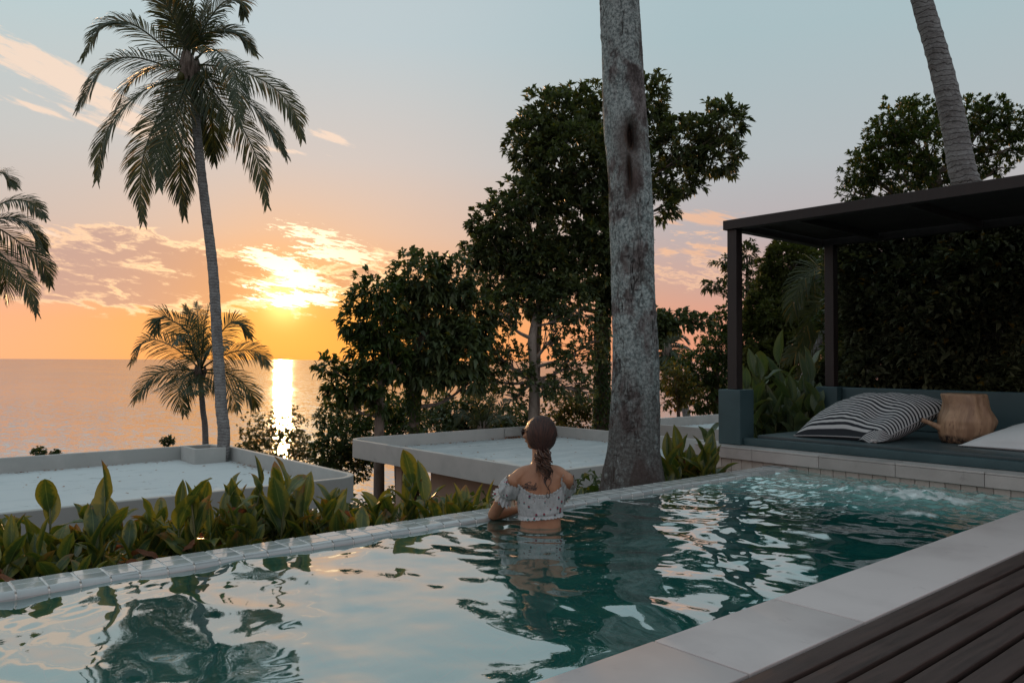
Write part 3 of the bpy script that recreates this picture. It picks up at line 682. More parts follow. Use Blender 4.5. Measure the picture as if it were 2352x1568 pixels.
# ---- stump stool
m, nt = mat('stump_wood')
pos = nt.nodes.new('ShaderNodeTexCoord').outputs['Object']
n = noise(nt, 7, 6, 0.65, 1.2, pos, (1, 1, 0.25)); n2 = noise(nt, 16, 5, 0.7, 0.3, pos, (1, 1, 0.3)); n3 = noise(nt, 5, 4, 0.6, 0.2, pos)
c = mixc(nt, n.sm(0.3, 0.72), (0.25, 0.15, 0.09), (0.50, 0.33, 0.20)); c = mixc(nt, n2.sm(0.56, 0.66) * 0.55, c, (0.10, 0.05, 0.03))
zz = E(nt, node(nt, 'ShaderNodeSeparateXYZ', i0=pos).outputs[2])
c = mixc(nt, (n3 * 0.16 + zz * -1.0 + 0.02).sm(0.0, 0.05) * n2.sm(0.35, 0.6), c, (0.02, 0.014, 0.012))
p = node(nt, 'ShaderNodeBsdfPrincipled', Base_Color=c, Roughness=0.5, Normal=bump(nt, n2 + n * 0.5, 0.35, 0.006)); out(nt, p.outputs[0]); MAT['stump'] = m
na, nz = 64, 40; V = []
prof = [(0, .190), (.03, .212), (.09, .228), (.15, .236), (.21, .236), (.26, .222), (.31, .205), (.37, .192), (.43, .188), (.457, .186), (.463, .180)]
pz = [q[0] for q in prof]; pr = [q[1] for q in prof]
zs = np.linspace(0, .463, nz); th = np.linspace(0, 2 * math.pi, na + 1)[:-1]
TH, ZZ = np.meshgrid(th, zs); rad = np.interp(ZZ, pz, pr) * (1 + 0.09 * fbm(np.cos(TH) * 1.6, np.sin(TH) * 1.6, ZZ * 3.5, 4) + 0.10 * np.clip(np.cos(TH + .7), 0, 1) ** 2 * np.exp(-((ZZ - .21) / .07) ** 2)) + 0.007 * ridged(vnoise(TH * 9, ZZ * 3))
sV = np.stack([rad * np.cos(TH), rad * np.sin(TH), ZZ], -1).reshape(-1, 3)
i, j = np.meshgrid(np.arange(nz - 1), np.arange(na), indexing='ij'); j2 = (j + 1) % na
sF = np.stack([i * na + j, i * na + j2, (i + 1) * na + j2, (i + 1) * na + j], -1).reshape(-1, 4)
sV = np.vstack([sV, [[0, 0, .460], [0, 0, 0]]]); ct = len(sV) - 2
sF = np.vstack([sF, [[(nz - 1) * na + k, (nz - 1) * na + (k + 1) % na, ct, ct] for k in range(na)], [[(k + 1) % na, k, ct + 1, ct + 1] for k in range(na)]])
st_o = tag(empty('stump_stool', (8.13, 2.90, 0.273)), 'brown carved tree stump stool with a branch stub, beside the striped cushion', 'stool')
A = Acc(); A.add(sV, sF); link('stump', A.mesh('stump', MAT['stump']), st_o)
dirv = np.array([-0.6494, 0.7604, 0]) * 0.4 + np.array([-0.7604, 0.6494, 0]) * 0.6; dirv /= np.linalg.norm(dirv)
A = Acc(); A.tube(spline([dirv * .15 + [0, 0, .10], dirv * .25 + [0, 0, .15], dirv * .33 + [0, 0, .185], dirv * .405 + [0, 0, .215]], 10), [.080, .052, .036, .029, .025, .023, .022, .022, .022, .022], 14)
link('branch_stub', A.mesh('branch_stub', MAT['stump']), st_o)
A = Acc(); e0 = dirv * .403 + [0, 0, .214]; A.tube([e0, e0 + dirv * .004 + [0, 0, .002]], [.0225, .021], 14); link('cut_end', A.mesh('cut_end', MAT['darkwood']), st_o)
# ================================================================== TREES
MAT['leaf_flower'] = leaf_mat('leaf_flower', (0.030, 0.055, 0.026), (0.075, 0.115, 0.045), (0.42, 0.30, 0.06), 0.2, 0.35, p3=0.05)
def nrm(a): return a / (np.linalg.norm(a, axis=-1, keepdims=True) + 1e-9)
def leaves_np(C, D, L, Wd, droop=0.3, fold=0.25):
    """C base points (n,3), D directions (n,3): 5-vertex folded leaves"""
    n = len(C); g = np.random.default_rng(n + 3)
    D = nrm(D); rnd = nrm(g.normal(size=(n, 3))); S = nrm(np.cross(D, rnd * 0.55 + np.array([0, 0, 1.0]))); U = nrm(np.cross(S, D))
    L = (L * (0.7 + 0.6 * g.random(n)))[:, None]; w = Wd * L
    dn = np.array([0, 0, -1.0])
    M1 = C + D * L * 0.5; tip = C + D * L + dn * L * droop
    V = np.stack([C, M1 + S * w * .5 + U * w * fold, M1, M1 - S * w * .5 + U * w * fold, tip], 1).reshape(-1, 3)
    b = np.arange(n)[:, None] * 5
    F = np.concatenate([b + [0, 1, 2], b + [0, 2, 3], b + [1, 4, 2], b + [2, 4, 3]], 0)
    return V, F
def rosettes(P, O, n, L, Wd, spread=0.8, droop=0.3, seed=1):
    """clusters of n leaves at twig ends P pointing along O"""
    g = np.random.default_rng(seed); m_ = len(P)
    C = np.repeat(P, n, 0) + g.normal(size=(m_ * n, 3)) * L * 0.18
    D = np.repeat(nrm(O), n, 0) + nrm(g.normal(size=(m_ * n, 3))) * spread
    return leaves_np(C, D, L, Wd, droop)
def lobe_points(c, r, n, g, inner=0.45, ns=0.9):
    d = nrm(g.normal(size=(n, 3)))
    rad = inner + (1 - inner) * g.random(n) ** 0.5
    bump_ = 1 + 0.28 * fbm(d[:, 0] * 1.9 + c[0], d[:, 1] * 1.9 + c[1], d[:, 2] * 1.9 + c[2], 3)
    return np.array(c) + d * (rad * bump_)[:, None] * np.array(r), d
def tree(name, label, cat, trunk, tr, lobes, L, Wd, ncl, nl, mat_leaf, mat_bark, dens=1.0, droop=0.3, spread=0.8, group=None, ivy=None, up=0.25, seed=1, twigs=7, lr=0.05, inner=0.45, parts=None):
    """lobes: (vx, vy, rx, ry, d) survey ellipses; trunk: world points"""
    g = np.random.default_rng(seed); base = Vector(tuple(trunk[0]))
    root = tag(empty(name, base), label, cat, group); off = -base
    T = spline(trunk, 26); rad = np.interp(np.linspace(0, 1, 26), np.linspace(0, 1, len(tr)), tr)
    rad = rad * (1 + 0.10 * vnoise(np.linspace(0, 6, 26) + seed, 0.5))
    A = Acc(); A.tube(T, rad, 12)
    PP, OO = [], []
    for (vx, vy, rx, ry, d) in lobes:
        c = np.array(tuple(W(vx, vy, d))); q = d / 1808; r = (rx * q, min(rx, ry) * q * 1.05, ry * q)
        n = max(6, int(ncl * dens * (rx * ry) / 5000))
        P, O = lobe_points((0, 0, 0), (rx * q, rx * q * .85, ry * q), n, g, inner)
        Rm = np.array([[RT.x, FW.x, 0], [RT.y, FW.y, 0], [0, 0, 1]])
        P = P @ Rm.T + c; O = O @ Rm.T
        PP.append(P); OO.append(O + np.array([0, 0, up]))
        # limb from the trunk to the lobe, then twigs
        ti = int(np.argmin(np.linalg.norm(T - (c - [0, 0, max(r[2], np.linalg.norm(T[-1] - c) * .35)]), axis=1))); ti = max(ti, 9); a = T[min(ti, 25)]
        l0 = max(0.02, rad[min(ti, 25)] * 0.5); mid = (a + c) / 2 + np.array([0, 0, -0.08 * np.linalg.norm(c - a)]) + g.normal(size=3) * 0.06 * np.linalg.norm(c - a)
        Lm = spline([a, mid, c], 9); A.tube(Lm, np.linspace(l0, l0 * 0.35, 9), 6)
        for t_ in range(twigs):
            e = P[g.integers(len(P))]; s = Lm[g.integers(4, 9)]; A.tube(spline([s, (s + e) / 2 + g.normal(size=3) * .05 * np.linalg.norm(e - s), e], 5), np.linspace(l0 * 0.3, l0 * .08, 5), 4)
    link('trunk', A.mesh('trunk', mat_bark), root, off)
    P = np.vstack(PP); O = np.vstack(OO)
    V, F = rosettes(P, O, nl, L, Wd, spread, droop, seed)
    link('crown', mesh_np('crown', V, F, mat_leaf), root, off)
    if ivy:
        i0, i1, n = ivy
        t = g.random(n) * (i1 - i0) + i0; Pc = np.stack([np.interp(t * 25, np.arange(26), T[:, k]) for k in range(3)], -1)
        a = g.random(n) * 6.28; rr_ = np.interp(t * 25, np.arange(26), rad) * (1.0 + 0.25 * g.random(n)); O = np.stack([np.cos(a), np.sin(a), -0.3 * np.ones(n)], -1)
        V, F = leaves_np(Pc + O * rr_[:, None] * [1, 1, 0], O + g.normal(size=(n, 3)) * .4, 0.09, 0.9, 0.5)
        link('ivy', mesh_np('ivy', V, F, MAT['leaf_mid']), root, off)
    return root
def gz(p): return float(ground_h(p[0], p[1]))
def base_at(vx, d):
    p = W(vx, 1000, d); return Vector((p.x, p.y, gz(p) - 0.1))
# -- middle group
tree('broadleaf_tree', 'tallest dark broadleaf tree with an ivy wrapped trunk, just left of the thick grey trunk', 'tree',
     [base_at(1380, 29), W(1383, 980, 29), W(1383, 860, 29), W(1385, 720, 29), W(1390, 600, 29), W(1395, 450, 29)], [.30, .25, .22, .20, .18, .10],
     [(1260, 290, 75, 80, 28.5), (1320, 260, 65, 60, 29.5), (1225, 330, 60, 60, 28), (1400, 270, 80, 70, 30), (1500, 225, 38, 52, 29), (1480, 300, 60, 60, 29), (1580, 330, 70, 55, 28.5), (1655, 285, 68, 45, 28.5), (1640, 360, 70, 48, 28.5), (1560, 410, 60, 45, 28.5), (1530, 470, 30, 42, 28), (1310, 370, 110, 90, 28), (1420, 400, 95, 90, 28.5), (1255, 440, 75, 60, 28),
      (1300, 510, 110, 75, 28.5), (1400, 540, 90, 90, 28), (1340, 620, 110, 70, 28.5), (1250, 620, 80, 60, 28), (1430, 650, 50, 70, 28.5)],
     0.27, 0.40, 165, 12, MAT['leaf_dark'], MAT['bark'], ivy=(0.05, 0.75, 5200), droop=0.12, seed=3, inner=0.35, spread=0.9)
tree('broadleaf_tree', 'dark rounded pale trunked tree left of the tallest tree, stepping down to the sunset', 'tree',
     [base_at(1225, 27), W(1228, 960, 27.6), W(1230, 850, 28), W(1235, 740, 28.4), W(1240, 690, 28.6)], [.20, .19, .17, .16, .13],
     [(1190, 460, 55, 45, 27), (1150, 510, 70, 60, 27), (1120, 570, 60, 52, 27), (1080, 590, 40, 22, 27), (1190, 560, 80, 70, 27.5), (1150, 640, 70, 50, 27), (1230, 600, 70, 80, 27.5), (1200, 690, 90, 45, 27), (1290, 680, 80, 50, 27.5)],
     0.21, 0.50, 185, 11, MAT['leaf_dark'], MAT['bark_pale'], droop=0.15, seed=4, inner=0.35, spread=0.9)
tree('open_tree', 'pale trunked tree with open round leaves and elbow branch above the middle roof', 'tree',
     [base_at(1222, 26.2), W(1224, 955, 26.2), W(1226, 860, 26.2), W(1222, 790, 26.2), W(1228, 740, 26.6), W(1234, 705, 27.2)], [.17, .155, .145, .15, .12, .06],
     [(1150, 720, 60, 50, 26), (1130, 800, 60, 60, 26), (1180, 850, 60, 60, 26), (1110, 870, 45, 40, 26), (1180, 920, 40, 30, 26), (1280, 760, 50, 60, 26.5), (1330, 720, 60, 45, 26.5), (1320, 830, 60, 50, 26), (1290, 880, 60, 40, 26), (1370, 780, 30, 60, 26.5), (1250, 900, 30, 25, 25.5), (1345, 900, 30, 30, 26)],
     0.15, 0.72, 150, 7, MAT['leaf_dark'], MAT['bark_pale'], droop=0.25, seed=5, twigs=16, inner=0.15, spread=1.2)
A2 = [(960, 640, 70, 50, 25), (1040, 650, 62, 52, 25.3), (1010, 720, 100, 75, 25.6), (1085, 740, 55, 75, 25.3), (920, 700, 55, 55, 25), (960, 790, 85, 55, 25), (1060, 810, 65, 70, 25), (1010, 850, 60, 45, 25), (1090, 870, 35, 35, 25), (940, 850, 42, 35, 24.8)]
tree('broadleaf_tree', 'dense tree of large drooping leaves right of the setting sun, ivy on its trunk', 'tree',
     [base_at(951, 25), W(951, 985, 25), W(949, 900, 25), W(955, 820, 25), W(985, 740, 25)], [.19, .17, .16, .15, .10], A2,
     0.31, 0.42, 125, 9, MAT['leaf_dark'], MAT['bark'], ivy=(0.1, 0.72, 1800), droop=0.30, seed=6, spread=1.05, up=0.12, inner=0.25)
tree('broadleaf_tree', 'bushy tree with a low limb reaching left over the sea, nearest the sun glitter', 'tree',
     [base_at(868, 24), W(870, 1170, 24), W(871, 1000, 24), W(873, 900, 24), W(885, 800, 24)], [.19, .17, .155, .14, .10],
     [(870, 680, 62, 48, 24), (830, 740, 42, 42, 24), (880, 760, 55, 55, 24), (850, 810, 50, 45, 24), (900, 830, 45, 50, 24), (810, 880, 55, 36, 24), (760, 845, 34, 22, 24), (790, 905, 48, 24, 24), (860, 890, 45, 35, 24), (880, 925, 26, 24, 23.7)],
     0.25, 0.42, 150, 9, MAT['leaf_mid'], MAT['bark'], droop=0.25, seed=7, spread=0.95, up=0.0, inner=0.3)
# -- thicket by the shore
shr = [('sparse silvery bush standing in front of the sun glitter', 640, 42, [(600, 990, 50, 42), (660, 975, 45, 45), (640, 1030, 90, 40), (700, 1030, 35, 35), (575, 1040, 40, 30)], 0.13, 0.9, 'leaf_olive'),
       ('feathery bush with bare stems below, left of the middle roof corner', 790, 34, [(760, 960, 38, 45), (830, 950, 55, 50), (800, 1010, 75, 50), (760, 1040, 45, 45), (840, 1040, 50, 40), (790, 1080, 70, 30)], 0.14, 0.9, 'leaf_mid'),
       ('leafy shrub between the two trunks behind the middle roof', 915, 33, [(905, 940, 40, 40), (925, 980, 50, 45), (890, 990, 40, 50)], 0.17, 0.6, 'leaf_mid'),
       ('round leaved shrub right of the ivy covered trunk behind the middle roof', 1010, 33, [(1000, 940, 45, 38), (1040, 950, 40, 40), (1010, 985, 70, 40)], 0.17, 0.6, 'leaf_dark'),
       ('dark shrub entwined with young palm fronds behind the middle roof', 1100, 33, [(1100, 940, 40, 45), (1120, 980, 60, 35), (1080, 975, 45, 40)], 0.17, 0.6, 'leaf_dark'),
       ('low rounded shrub left of the pale trunk behind the middle roof', 1185, 34, [(1180, 965, 45, 35), (1210, 980, 50, 30), (1150, 985, 50, 30)], 0.16, 0.7, 'leaf_dark'),
       ('pale feathery shrub right of the pale trunk behind the middle roof', 1310, 36, [(1290, 930, 50, 35), (1340, 925, 45, 38), (1270, 970, 50, 30), (1330, 970, 60, 30)], 0.13, 0.9, 'leaf_olive'),
       ('bushy shrub hidden partly by the thick grey trunk', 1400, 36, [(1395, 940, 30, 40), (1430, 960, 50, 40)], 0.15, 0.8, 'leaf_mid')]
for q, (lab, vx, d, lb, L, dens, ml) in enumerate(shr):
    b = base_at(vx, d)
    tree('shore_shrub', lab, 'shrub', [b, W(vx - 6, 1060, d), W(vx + 8, 990, d)], [.09, .06, .03], [(x, y, rx, ry, d + R.uniform(-.8, .8)) for x, y, rx, ry in lb], L, 0.6, 640 * dens, 8, MAT[ml], MAT['bark'], droop=0.2, seed=20 + q, twigs=12, inner=0.2, spread=1.1)
for q, (vx, vy, d, r_) in enumerate([(385, 1012, 40, 14), (90, 1037, 40, 14), (130, 1040, 40, 10)]):
    b = base_at(vx, d)
    tree('shore_shrub', ['small dark shrub top peeping over the left roof near the palms', 'little shrub tip above the far left of the roof parapet', 'low shrub tip just right of another above the left roof parapet'][q], 'shrub', [b, W(vx, vy + 20, d)], [.06, .02], [(vx, vy, r_, r_ * .7, d)], 0.12, 0.6, 3000, 7, MAT['leaf_mid'], MAT['bark'], seed=50 + q, inner=0.2)
# -- right side
tree('broadleaf_tree', 'leaning tree with a horizontal leafy branch to the right of the thick grey trunk', 'tree',
     [base_at(1452, 22), W(1452, 960, 22), W(1455, 850, 22), W(1470, 770, 22), W(1500, 745, 22)], [.16, .13, .12, .10, .06],
     [(1500, 745, 50, 28, 22), (1560, 738, 45, 18, 22), (1605, 737, 28, 13, 22), (1480, 780, 45, 30, 22)], 0.20, 0.5, 330, 9, MAT['leaf_dark'], MAT['bark'], seed=61, inner=.2, droop=.2)
tree('broadleaf_tree', 'dark leafy tree filling the gap left of the front pergola post', 'tree',
     [base_at(1650, 38), W(1645, 900, 38), W(1650, 800, 38)], [.2, .15, .09],
     [(1660, 740, 30, 40, 38), (1650, 800, 60, 50, 38), (1600, 840, 60, 40, 38), (1660, 870, 60, 50, 38), (1620, 910, 70, 40, 38), (1560, 880, 50, 30, 38)], 0.22, 0.55, 330, 8, MAT['leaf_mid'], MAT['bark'], seed=62, inner=.25, spread=1.1)
tree('yellowing_tree', 'small yellow olive tree with thin stems by the leaning palm', 'tree',
     [base_at(1560, 36), W(1558, 940, 36), W(1552, 880, 36)], [.10, .08, .05],
     [(1545, 870, 45, 34, 36), (1580, 900, 45, 30, 36), (1530, 920, 40, 22, 36), (1560, 860, 30, 20, 36)], 0.16, 0.6, 330, 7, MAT['leaf_olive'], MAT['bark'], seed=63, inner=.2, spread=1.1, twigs=12)
tree('slender_tree', 'slender tree with tiered branches showing both sides of the front pergola post', 'tree',
     [base_at(1722, 30), W(1722, 900, 30), W(1718, 760, 30), W(1716, 650, 30), W(1716, 590, 30)], [.15, .12, .09, .06, .03],
     [(1715, 585, 26, 30, 30), (1735, 640, 26, 16, 30), (1690, 620, 30, 14, 30), (1665, 600, 26, 10, 30), (1690, 660, 40, 14, 30), (1640, 655, 26, 12, 30), (1745, 670, 26, 16, 30), (1720, 720, 26, 16, 30)], 0.19, 0.42, 420, 9, MAT['leaf_dark'], MAT['bark_pale'], seed=64, inner=.2, twigs=10, lr=.03)
tree('feathery_tree', 'billowing green tree of fine foliage between the two pergola posts', 'tree',
     [base_at(1800, 27), W(1800, 950, 27), W(1805, 800, 27), W(1815, 700, 27)], [.3, .25, .2, .12],
     [(1815, 610, 62, 50, 26), (1865, 620, 45, 52, 26.5), (1780, 660, 42, 38, 26), (1755, 710, 42, 40, 26), (1735, 770, 40, 45, 26), (1830, 690, 55, 45, 26), (1790, 740, 50, 45, 25.5), (1760, 830, 50, 45, 25.5), (1830, 780, 55, 55, 25.5), (1820, 860, 70, 50, 25.5), (1740, 890, 50, 45, 25.5), (1880, 700, 40, 60, 26.5)],
     0.15, 0.45, 1000, 13, MAT['leaf_tamarind'], MAT['bark'], seed=65, inner=.55, spread=.8, droop=.1)
tree('spreading_tree', 'wide spreading tree high up behind the pergola roof', 'tree',
     [base_at(2160, 30), W(2160, 800, 30), W(2158, 600, 30), W(2150, 480, 30), W(2150, 400, 30)], [.5, .42, .36, .3, .18],
     [(2060, 285, 62, 50, 29), (2120, 270, 65, 42, 30), (2030, 340, 55, 40, 29), (2120, 340, 80, 55, 29), (1985, 390, 48, 45, 29), (2060, 400, 80, 45, 29), (2150, 410, 70, 45, 29.5), (1965, 440, 34, 26, 29),
      (2220, 270, 60, 42, 30), (2280, 262, 50, 36, 30), (2230, 330, 60, 45, 30), (2320, 290, 42, 40, 30), (2325, 340, 34, 32, 30), (2230, 390, 40, 35, 30), (2300, 385, 26, 22, 30)],
     0.17, 0.42, 330, 12, MAT['leaf_mid'], MAT['bark'], seed=66, inner=.35, spread=.9, droop=.1)
# -- clipped hedge behind the pavilion
root = tag(empty('hedge', (10.0, 1.5, -0.4)), 'tall dark leafy hedge behind the teal back wall under the pergola', 'hedge')
g = np.random.default_rng(77); n = 17000
hy = g.random(n) * 8.6 - 3.4; hz = g.random(n) * 3.35 - 0.3; side = g.random(n)
hx = 9.66 + 0.34 * fbm(hy * 1.5, hz * 1.5, 2.0, 3) + (g.random(n) ** 2) * 0.8
tp = 2.85 + 0.25 * fbm(hy * 0.9, 4.0, 0, 3); hz = np.minimum(hz, tp); hx = np.where(hz > tp - .1, 9.6 + g.random(n) * 1.4, hx)
ey = 5.10 + 0.25 * vnoise(hz * 1.4, 3); k_ = hy > ey - .1; hy = np.minimum(hy, ey); 
P = np.stack([hx, hy, hz], -1); O = np.stack([-np.ones(n) * 0.9, g.normal(size=n) * .5, g.random(n) * 0.9], -1)
V, F = rosettes(P, O, 8, 0.135, 0.40, 0.75, 0.15, 9)
link('foliage', mesh_np('foliage', V, F, MAT['leaf_hedge']), root, -Vector(root.location))
A = Acc()
for q in range(14):
    y0 = 4.3 - q * 0.55; A.tube(spline([(10.15, y0, -.5), (10.1, y0 + g.normal() * .1, 1.0), (10.05, y0 + g.normal() * .2, 2.6)], 8), np.linspace(.05, .02, 8), 6)
link('stem', A.mesh('stem', MAT['bark']), root, -Vector(root.location))
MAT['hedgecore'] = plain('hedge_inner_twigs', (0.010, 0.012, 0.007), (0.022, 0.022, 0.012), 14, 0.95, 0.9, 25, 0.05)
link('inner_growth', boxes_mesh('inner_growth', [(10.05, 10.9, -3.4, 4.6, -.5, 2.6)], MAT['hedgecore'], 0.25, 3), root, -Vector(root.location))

tree('flowering_shrub', 'leafy shrub with small yellow flower tips just right of the rear pergola post', 'shrub',
     [Vector((10.4, 4.9, -.4)), Vector((10.4, 4.9, .5)), W(1950, 640, 10.9)], [.05, .04, .02],
     [(1945, 620, 50, 55, 10.9), (1975, 700, 60, 60, 10.7), (1925, 720, 40, 60, 10.9), (1950, 810, 55, 60, 10.7), (2040, 640, 60, 50, 10.4), (2110, 610, 60, 45, 10.2)], 0.085, 0.40, 420, 10, MAT['leaf_flower'], MAT['bark'], seed=70, inner=.2, droop=.1, up=.4)
# ================================================================== PALMS
def frond(P, rach, Ll, n=64, wid=0.032, roll=0.0, g=None, droop=0.30):
    """P: control points of the midrib; returns a mesh of rachis and leaflets"""
    S = spline(P, 40); T = nrm(np.gradient(S, axis=0))
    A = Acc(); V, F = tube_np(S, np.linspace(rach, rach * 0.2, 40), 5); A.add(V, F[:-5]); A.add(V[-6:], F[-5:] - (len(V) - 6))
    t = np.repeat(np.linspace(0.13, 1.0, n), 2); sg = np.tile([1, -1], n); m_ = len(t)
    C = np.stack([np.interp(t * 39, np.arange(40), S[:, k]) for k in range(3)], -1); Tt = nrm(np.stack([np.interp(t * 39, np.arange(40), T[:, k]) for k in range(3)], -1))
    up0 = np.array([0, 0, 1.0]) - np.array([FW.x, FW.y, 0]) * 0.8
    side = nrm(np.cross(Tt, up0)); U = nrm(np.cross(side, Tt))
    roll = roll * 0.45 + (g.random() - .5) * .3; ca, sa = np.cos(roll), np.sin(roll)
    side, U = side * ca + U * sa, U * ca - side * sa
    ln = Ll * (0.35 + 0.65 * np.sin(np.clip(t * 1.05 + 0.08, 0, 1) * math.pi) ** 0.6) * (0.85 + .3 * g.random(m_)); ln = np.where(t > 0.93, ln * 0.8, ln)
    D = nrm(side * sg[:, None] * (1.0 - 0.45 * t[:, None]) + Tt * (0.50 + 0.75 * t[:, None]) + U * 0.12 + g.normal(size=(m_, 3)) * 0.07)
    dn = np.array([0, 0, -1.0])
    Wv = nrm(np.cross(D, U + 0.3 * nrm(g.normal(size=(m_, 3))))) * wid * 0.5
    dr = droop * (0.7 + 0.6 * g.random(m_))[:, None]
    p1 = C + D * ln[:, None] * .4 + dn * ln[:, None] * dr * .12; p2 = C + D * ln[:, None] * .72 + dn * ln[:, None] * dr * .50; p3 = C + D * ln[:, None] * .88 + dn * ln[:, None] * dr * 1.0
    Vl = np.stack([C - Wv * .5, C + Wv * .5, p1 - Wv, p1 + Wv, p2 - Wv * .8, p2 + Wv * .8, p3], 1).reshape(-1, 3); b = np.arange(m_)[:, None] * 7
    A.add(Vl, np.concatenate([b + [0, 1, 3, 2], b + [2, 3, 5, 4], b + [4, 5, 6, 6]], 0))
    return A
def palm(label, trunk, tr, crown, fr, d, Ll, wid=0.034, n=64, rach=0.035, seed=1, nuts=5, extra=0, exlen=2.5, group=None):
    """fr: lists of survey points for each visible frond midrib, last value = depth shift of the tip"""
    g = np.random.default_rng(seed); base = Vector(tuple(trunk[0])); root = tag(empty('palm_tree', base), label, 'palm tree', group); off = -base
    T = spline(trunk, 160); rad = np.interp(np.linspace(0, 1, 160), np.linspace(0, 1, len(tr)), tr)
    rad = rad * (1 + 0.05 * ((np.arange(160) % 4) == 0) + 0.03 * vnoise(np.arange(160) * .7, 0.3))
    A = Acc(); A.tube(T, rad, 14); link('trunk', A.mesh('trunk', MAT['palm_bark']), root, off)
    C0 = np.array(tuple(W(crown[0], crown[1], d)))
    A = Acc()
    for k in range(26):      # fibrous crown shaft with leaf bases
        a = g.random() * 6.28; r_ = tr[-1] * 1.1; s = C0 + [math.cos(a) * r_, math.sin(a) * r_, -0.55 + g.random() * .3]; A.tube([s, s + [math.cos(a) * .10, math.sin(a) * .10, .3], s + [math.cos(a) * .05, math.sin(a) * .05, .6]], [.05, .06, .02], 6)
    link('leaf_bases', A.mesh('leaf_bases', MAT['bark']), root, off)
    for pts, dd, roll in fr:
        m_ = len(pts); P = [C0 * 0 + np.array(tuple(W(x, y, d + dd * (k / (m_ - 1)) ** 1.2))) for k, (x, y) in enumerate(pts)]
        A = frond(P, rach, Ll, n, wid, roll, g); o = link('frond', A.mesh('frond', MAT['frond'], False), root, off)
    for k in range(extra):
        a = g.random() * 6.28; e0 = g.uniform(-.2, 1.0); L_ = exlen * g.uniform(.8, 1.1); h = np.array([math.cos(a), math.sin(a), 0])
        P = [C0, C0 + h * L_ * .3 * math.cos(e0) + [0, 0, L_ * .35 * math.sin(e0)], C0 + h * L_ * .65 + [0, 0, L_ * (.45 * math.sin(e0) - .1)], C0 + h * L_ * .95 + [0, 0, L_ * (.3 * math.sin(e0) - .45)]]
        link('frond', frond(P, rach, Ll, n, wid, g.uniform(-.4, .4), g).mesh('frond', MAT['frond'], False), root, off)
    for k in range(nuts):
        a = g.random() * 6.28; c = C0 + [math.cos(a) * .24, math.sin(a) * .24, -.35 - .15 * g.random()]
        th, ph = np.meshgrid(np.linspace(0, math.pi, 7), np.linspace(0, 2 * math.pi, 9)[:-1], indexing='ij')
        V = np.stack([np.sin(th) * np.cos(ph) * .10, np.sin(th) * np.sin(ph) * .10, np.cos(th) * .13], -1).reshape(-1, 3) + c
        i, j = np.meshgrid(np.arange(6), np.arange(8), indexing='ij'); F = np.stack([i * 8 + j, i * 8 + (j + 1) % 8, (i + 1) * 8 + (j + 1) % 8, (i + 1) * 8 + j], -1).reshape(-1, 4)
        link('coconut', mesh_np('coconut', V, F, MAT['leaf_olive'], True), root, off)
    return root
f1 = [([(436, 150), (417, 143), (333, 73), (283, 50), (233, 60), (190, 133)], -0.6, 0.5), ([(436, 155), (407, 160), (317, 133), (250, 143), (205, 200), (177, 253)], 0.6, 0.4),
      ([(436, 160), (400, 183), (333, 207), (267, 267), (233, 333), (223, 413)], -0.4, -0.3), ([(437, 160), (410, 200), (365, 270), (333, 345), (322, 420), (328, 507)], -1.0, 0.7),
      ([(438, 160), (428, 215), (421, 290), (415, 360), (415, 420), (423, 493)], 0.3, 0.9), ([(438, 160), (420, 210), (392, 290), (372, 350), (366, 430)], -1.6, 1.0),
      ([(442, 155), (462, 175), (510, 235), (560, 300), (597, 383), (613, 470)], -0.8, -0.5), ([(442, 158), (480, 180), (567, 233), (617, 285), (657, 357)], 0.7, 0.3),
      ([(441, 150), (475, 150), (540, 160), (617, 193), (672, 250), (694, 318)], -0.5, -0.4), ([(441, 148), (470, 118), (500, 118), (530, 155), (545, 210), (550, 290)], -1.8, 0.6),
      ([(439, 140), (455, 100), (490, 72), (540, 72), (588, 122)], 0.5, -0.4), ([(438, 135), (455, 90), (480, 45), (515, 5), (550, 0), (562, 38)], -0.4, -0.5),
      ([(436, 135), (428, 90), (420, 30), (400, -35), (370, -70)], 0.5, 0.9), ([(437, 135), (436, 80), (438, 10), (450, -70)], -0.6, 1.2), ([(436, 138), (420, 95), (400, 45), (372, -5), (340, -30)], -0.7, 0.6),
      ([(440, 160), (465, 200), (482, 250), (490, 310), (492, 372)], 1.0, 0.7), ([(440, 135), (450, 85), (470, 20), (500, -60)], 0.9, 0.8), ([(437, 152), (400, 148), (340, 160), (290, 200), (262, 265)], 1.4, -0.5),
      ([(439, 160), (450, 215), (470, 290), (520, 350)], 1.6, 0.3), ([(438, 160), (405, 220), (350, 300), (300, 330)], 1.6, 0.4), ([(441, 150), (490, 140), (560, 180), (610, 240)], 1.5, 0.5)]
palm('tall coconut palm rising through the corner of the left villa roof', [(7.15, 20.3, -4.6), W(512, 1040, 20), W(508, 930, 20), W(499, 780, 20), W(489, 620, 20), W(470, 460, 20), W(455, 330, 20), W(446, 220, 20), W(439, 158, 20)],
     [.19, .155, .14, .13, .125, .115, .11, .105, .10], (437, 150), f1[:18], 20, 0.80, 0.030, 110, 0.032, seed=1, nuts=6)
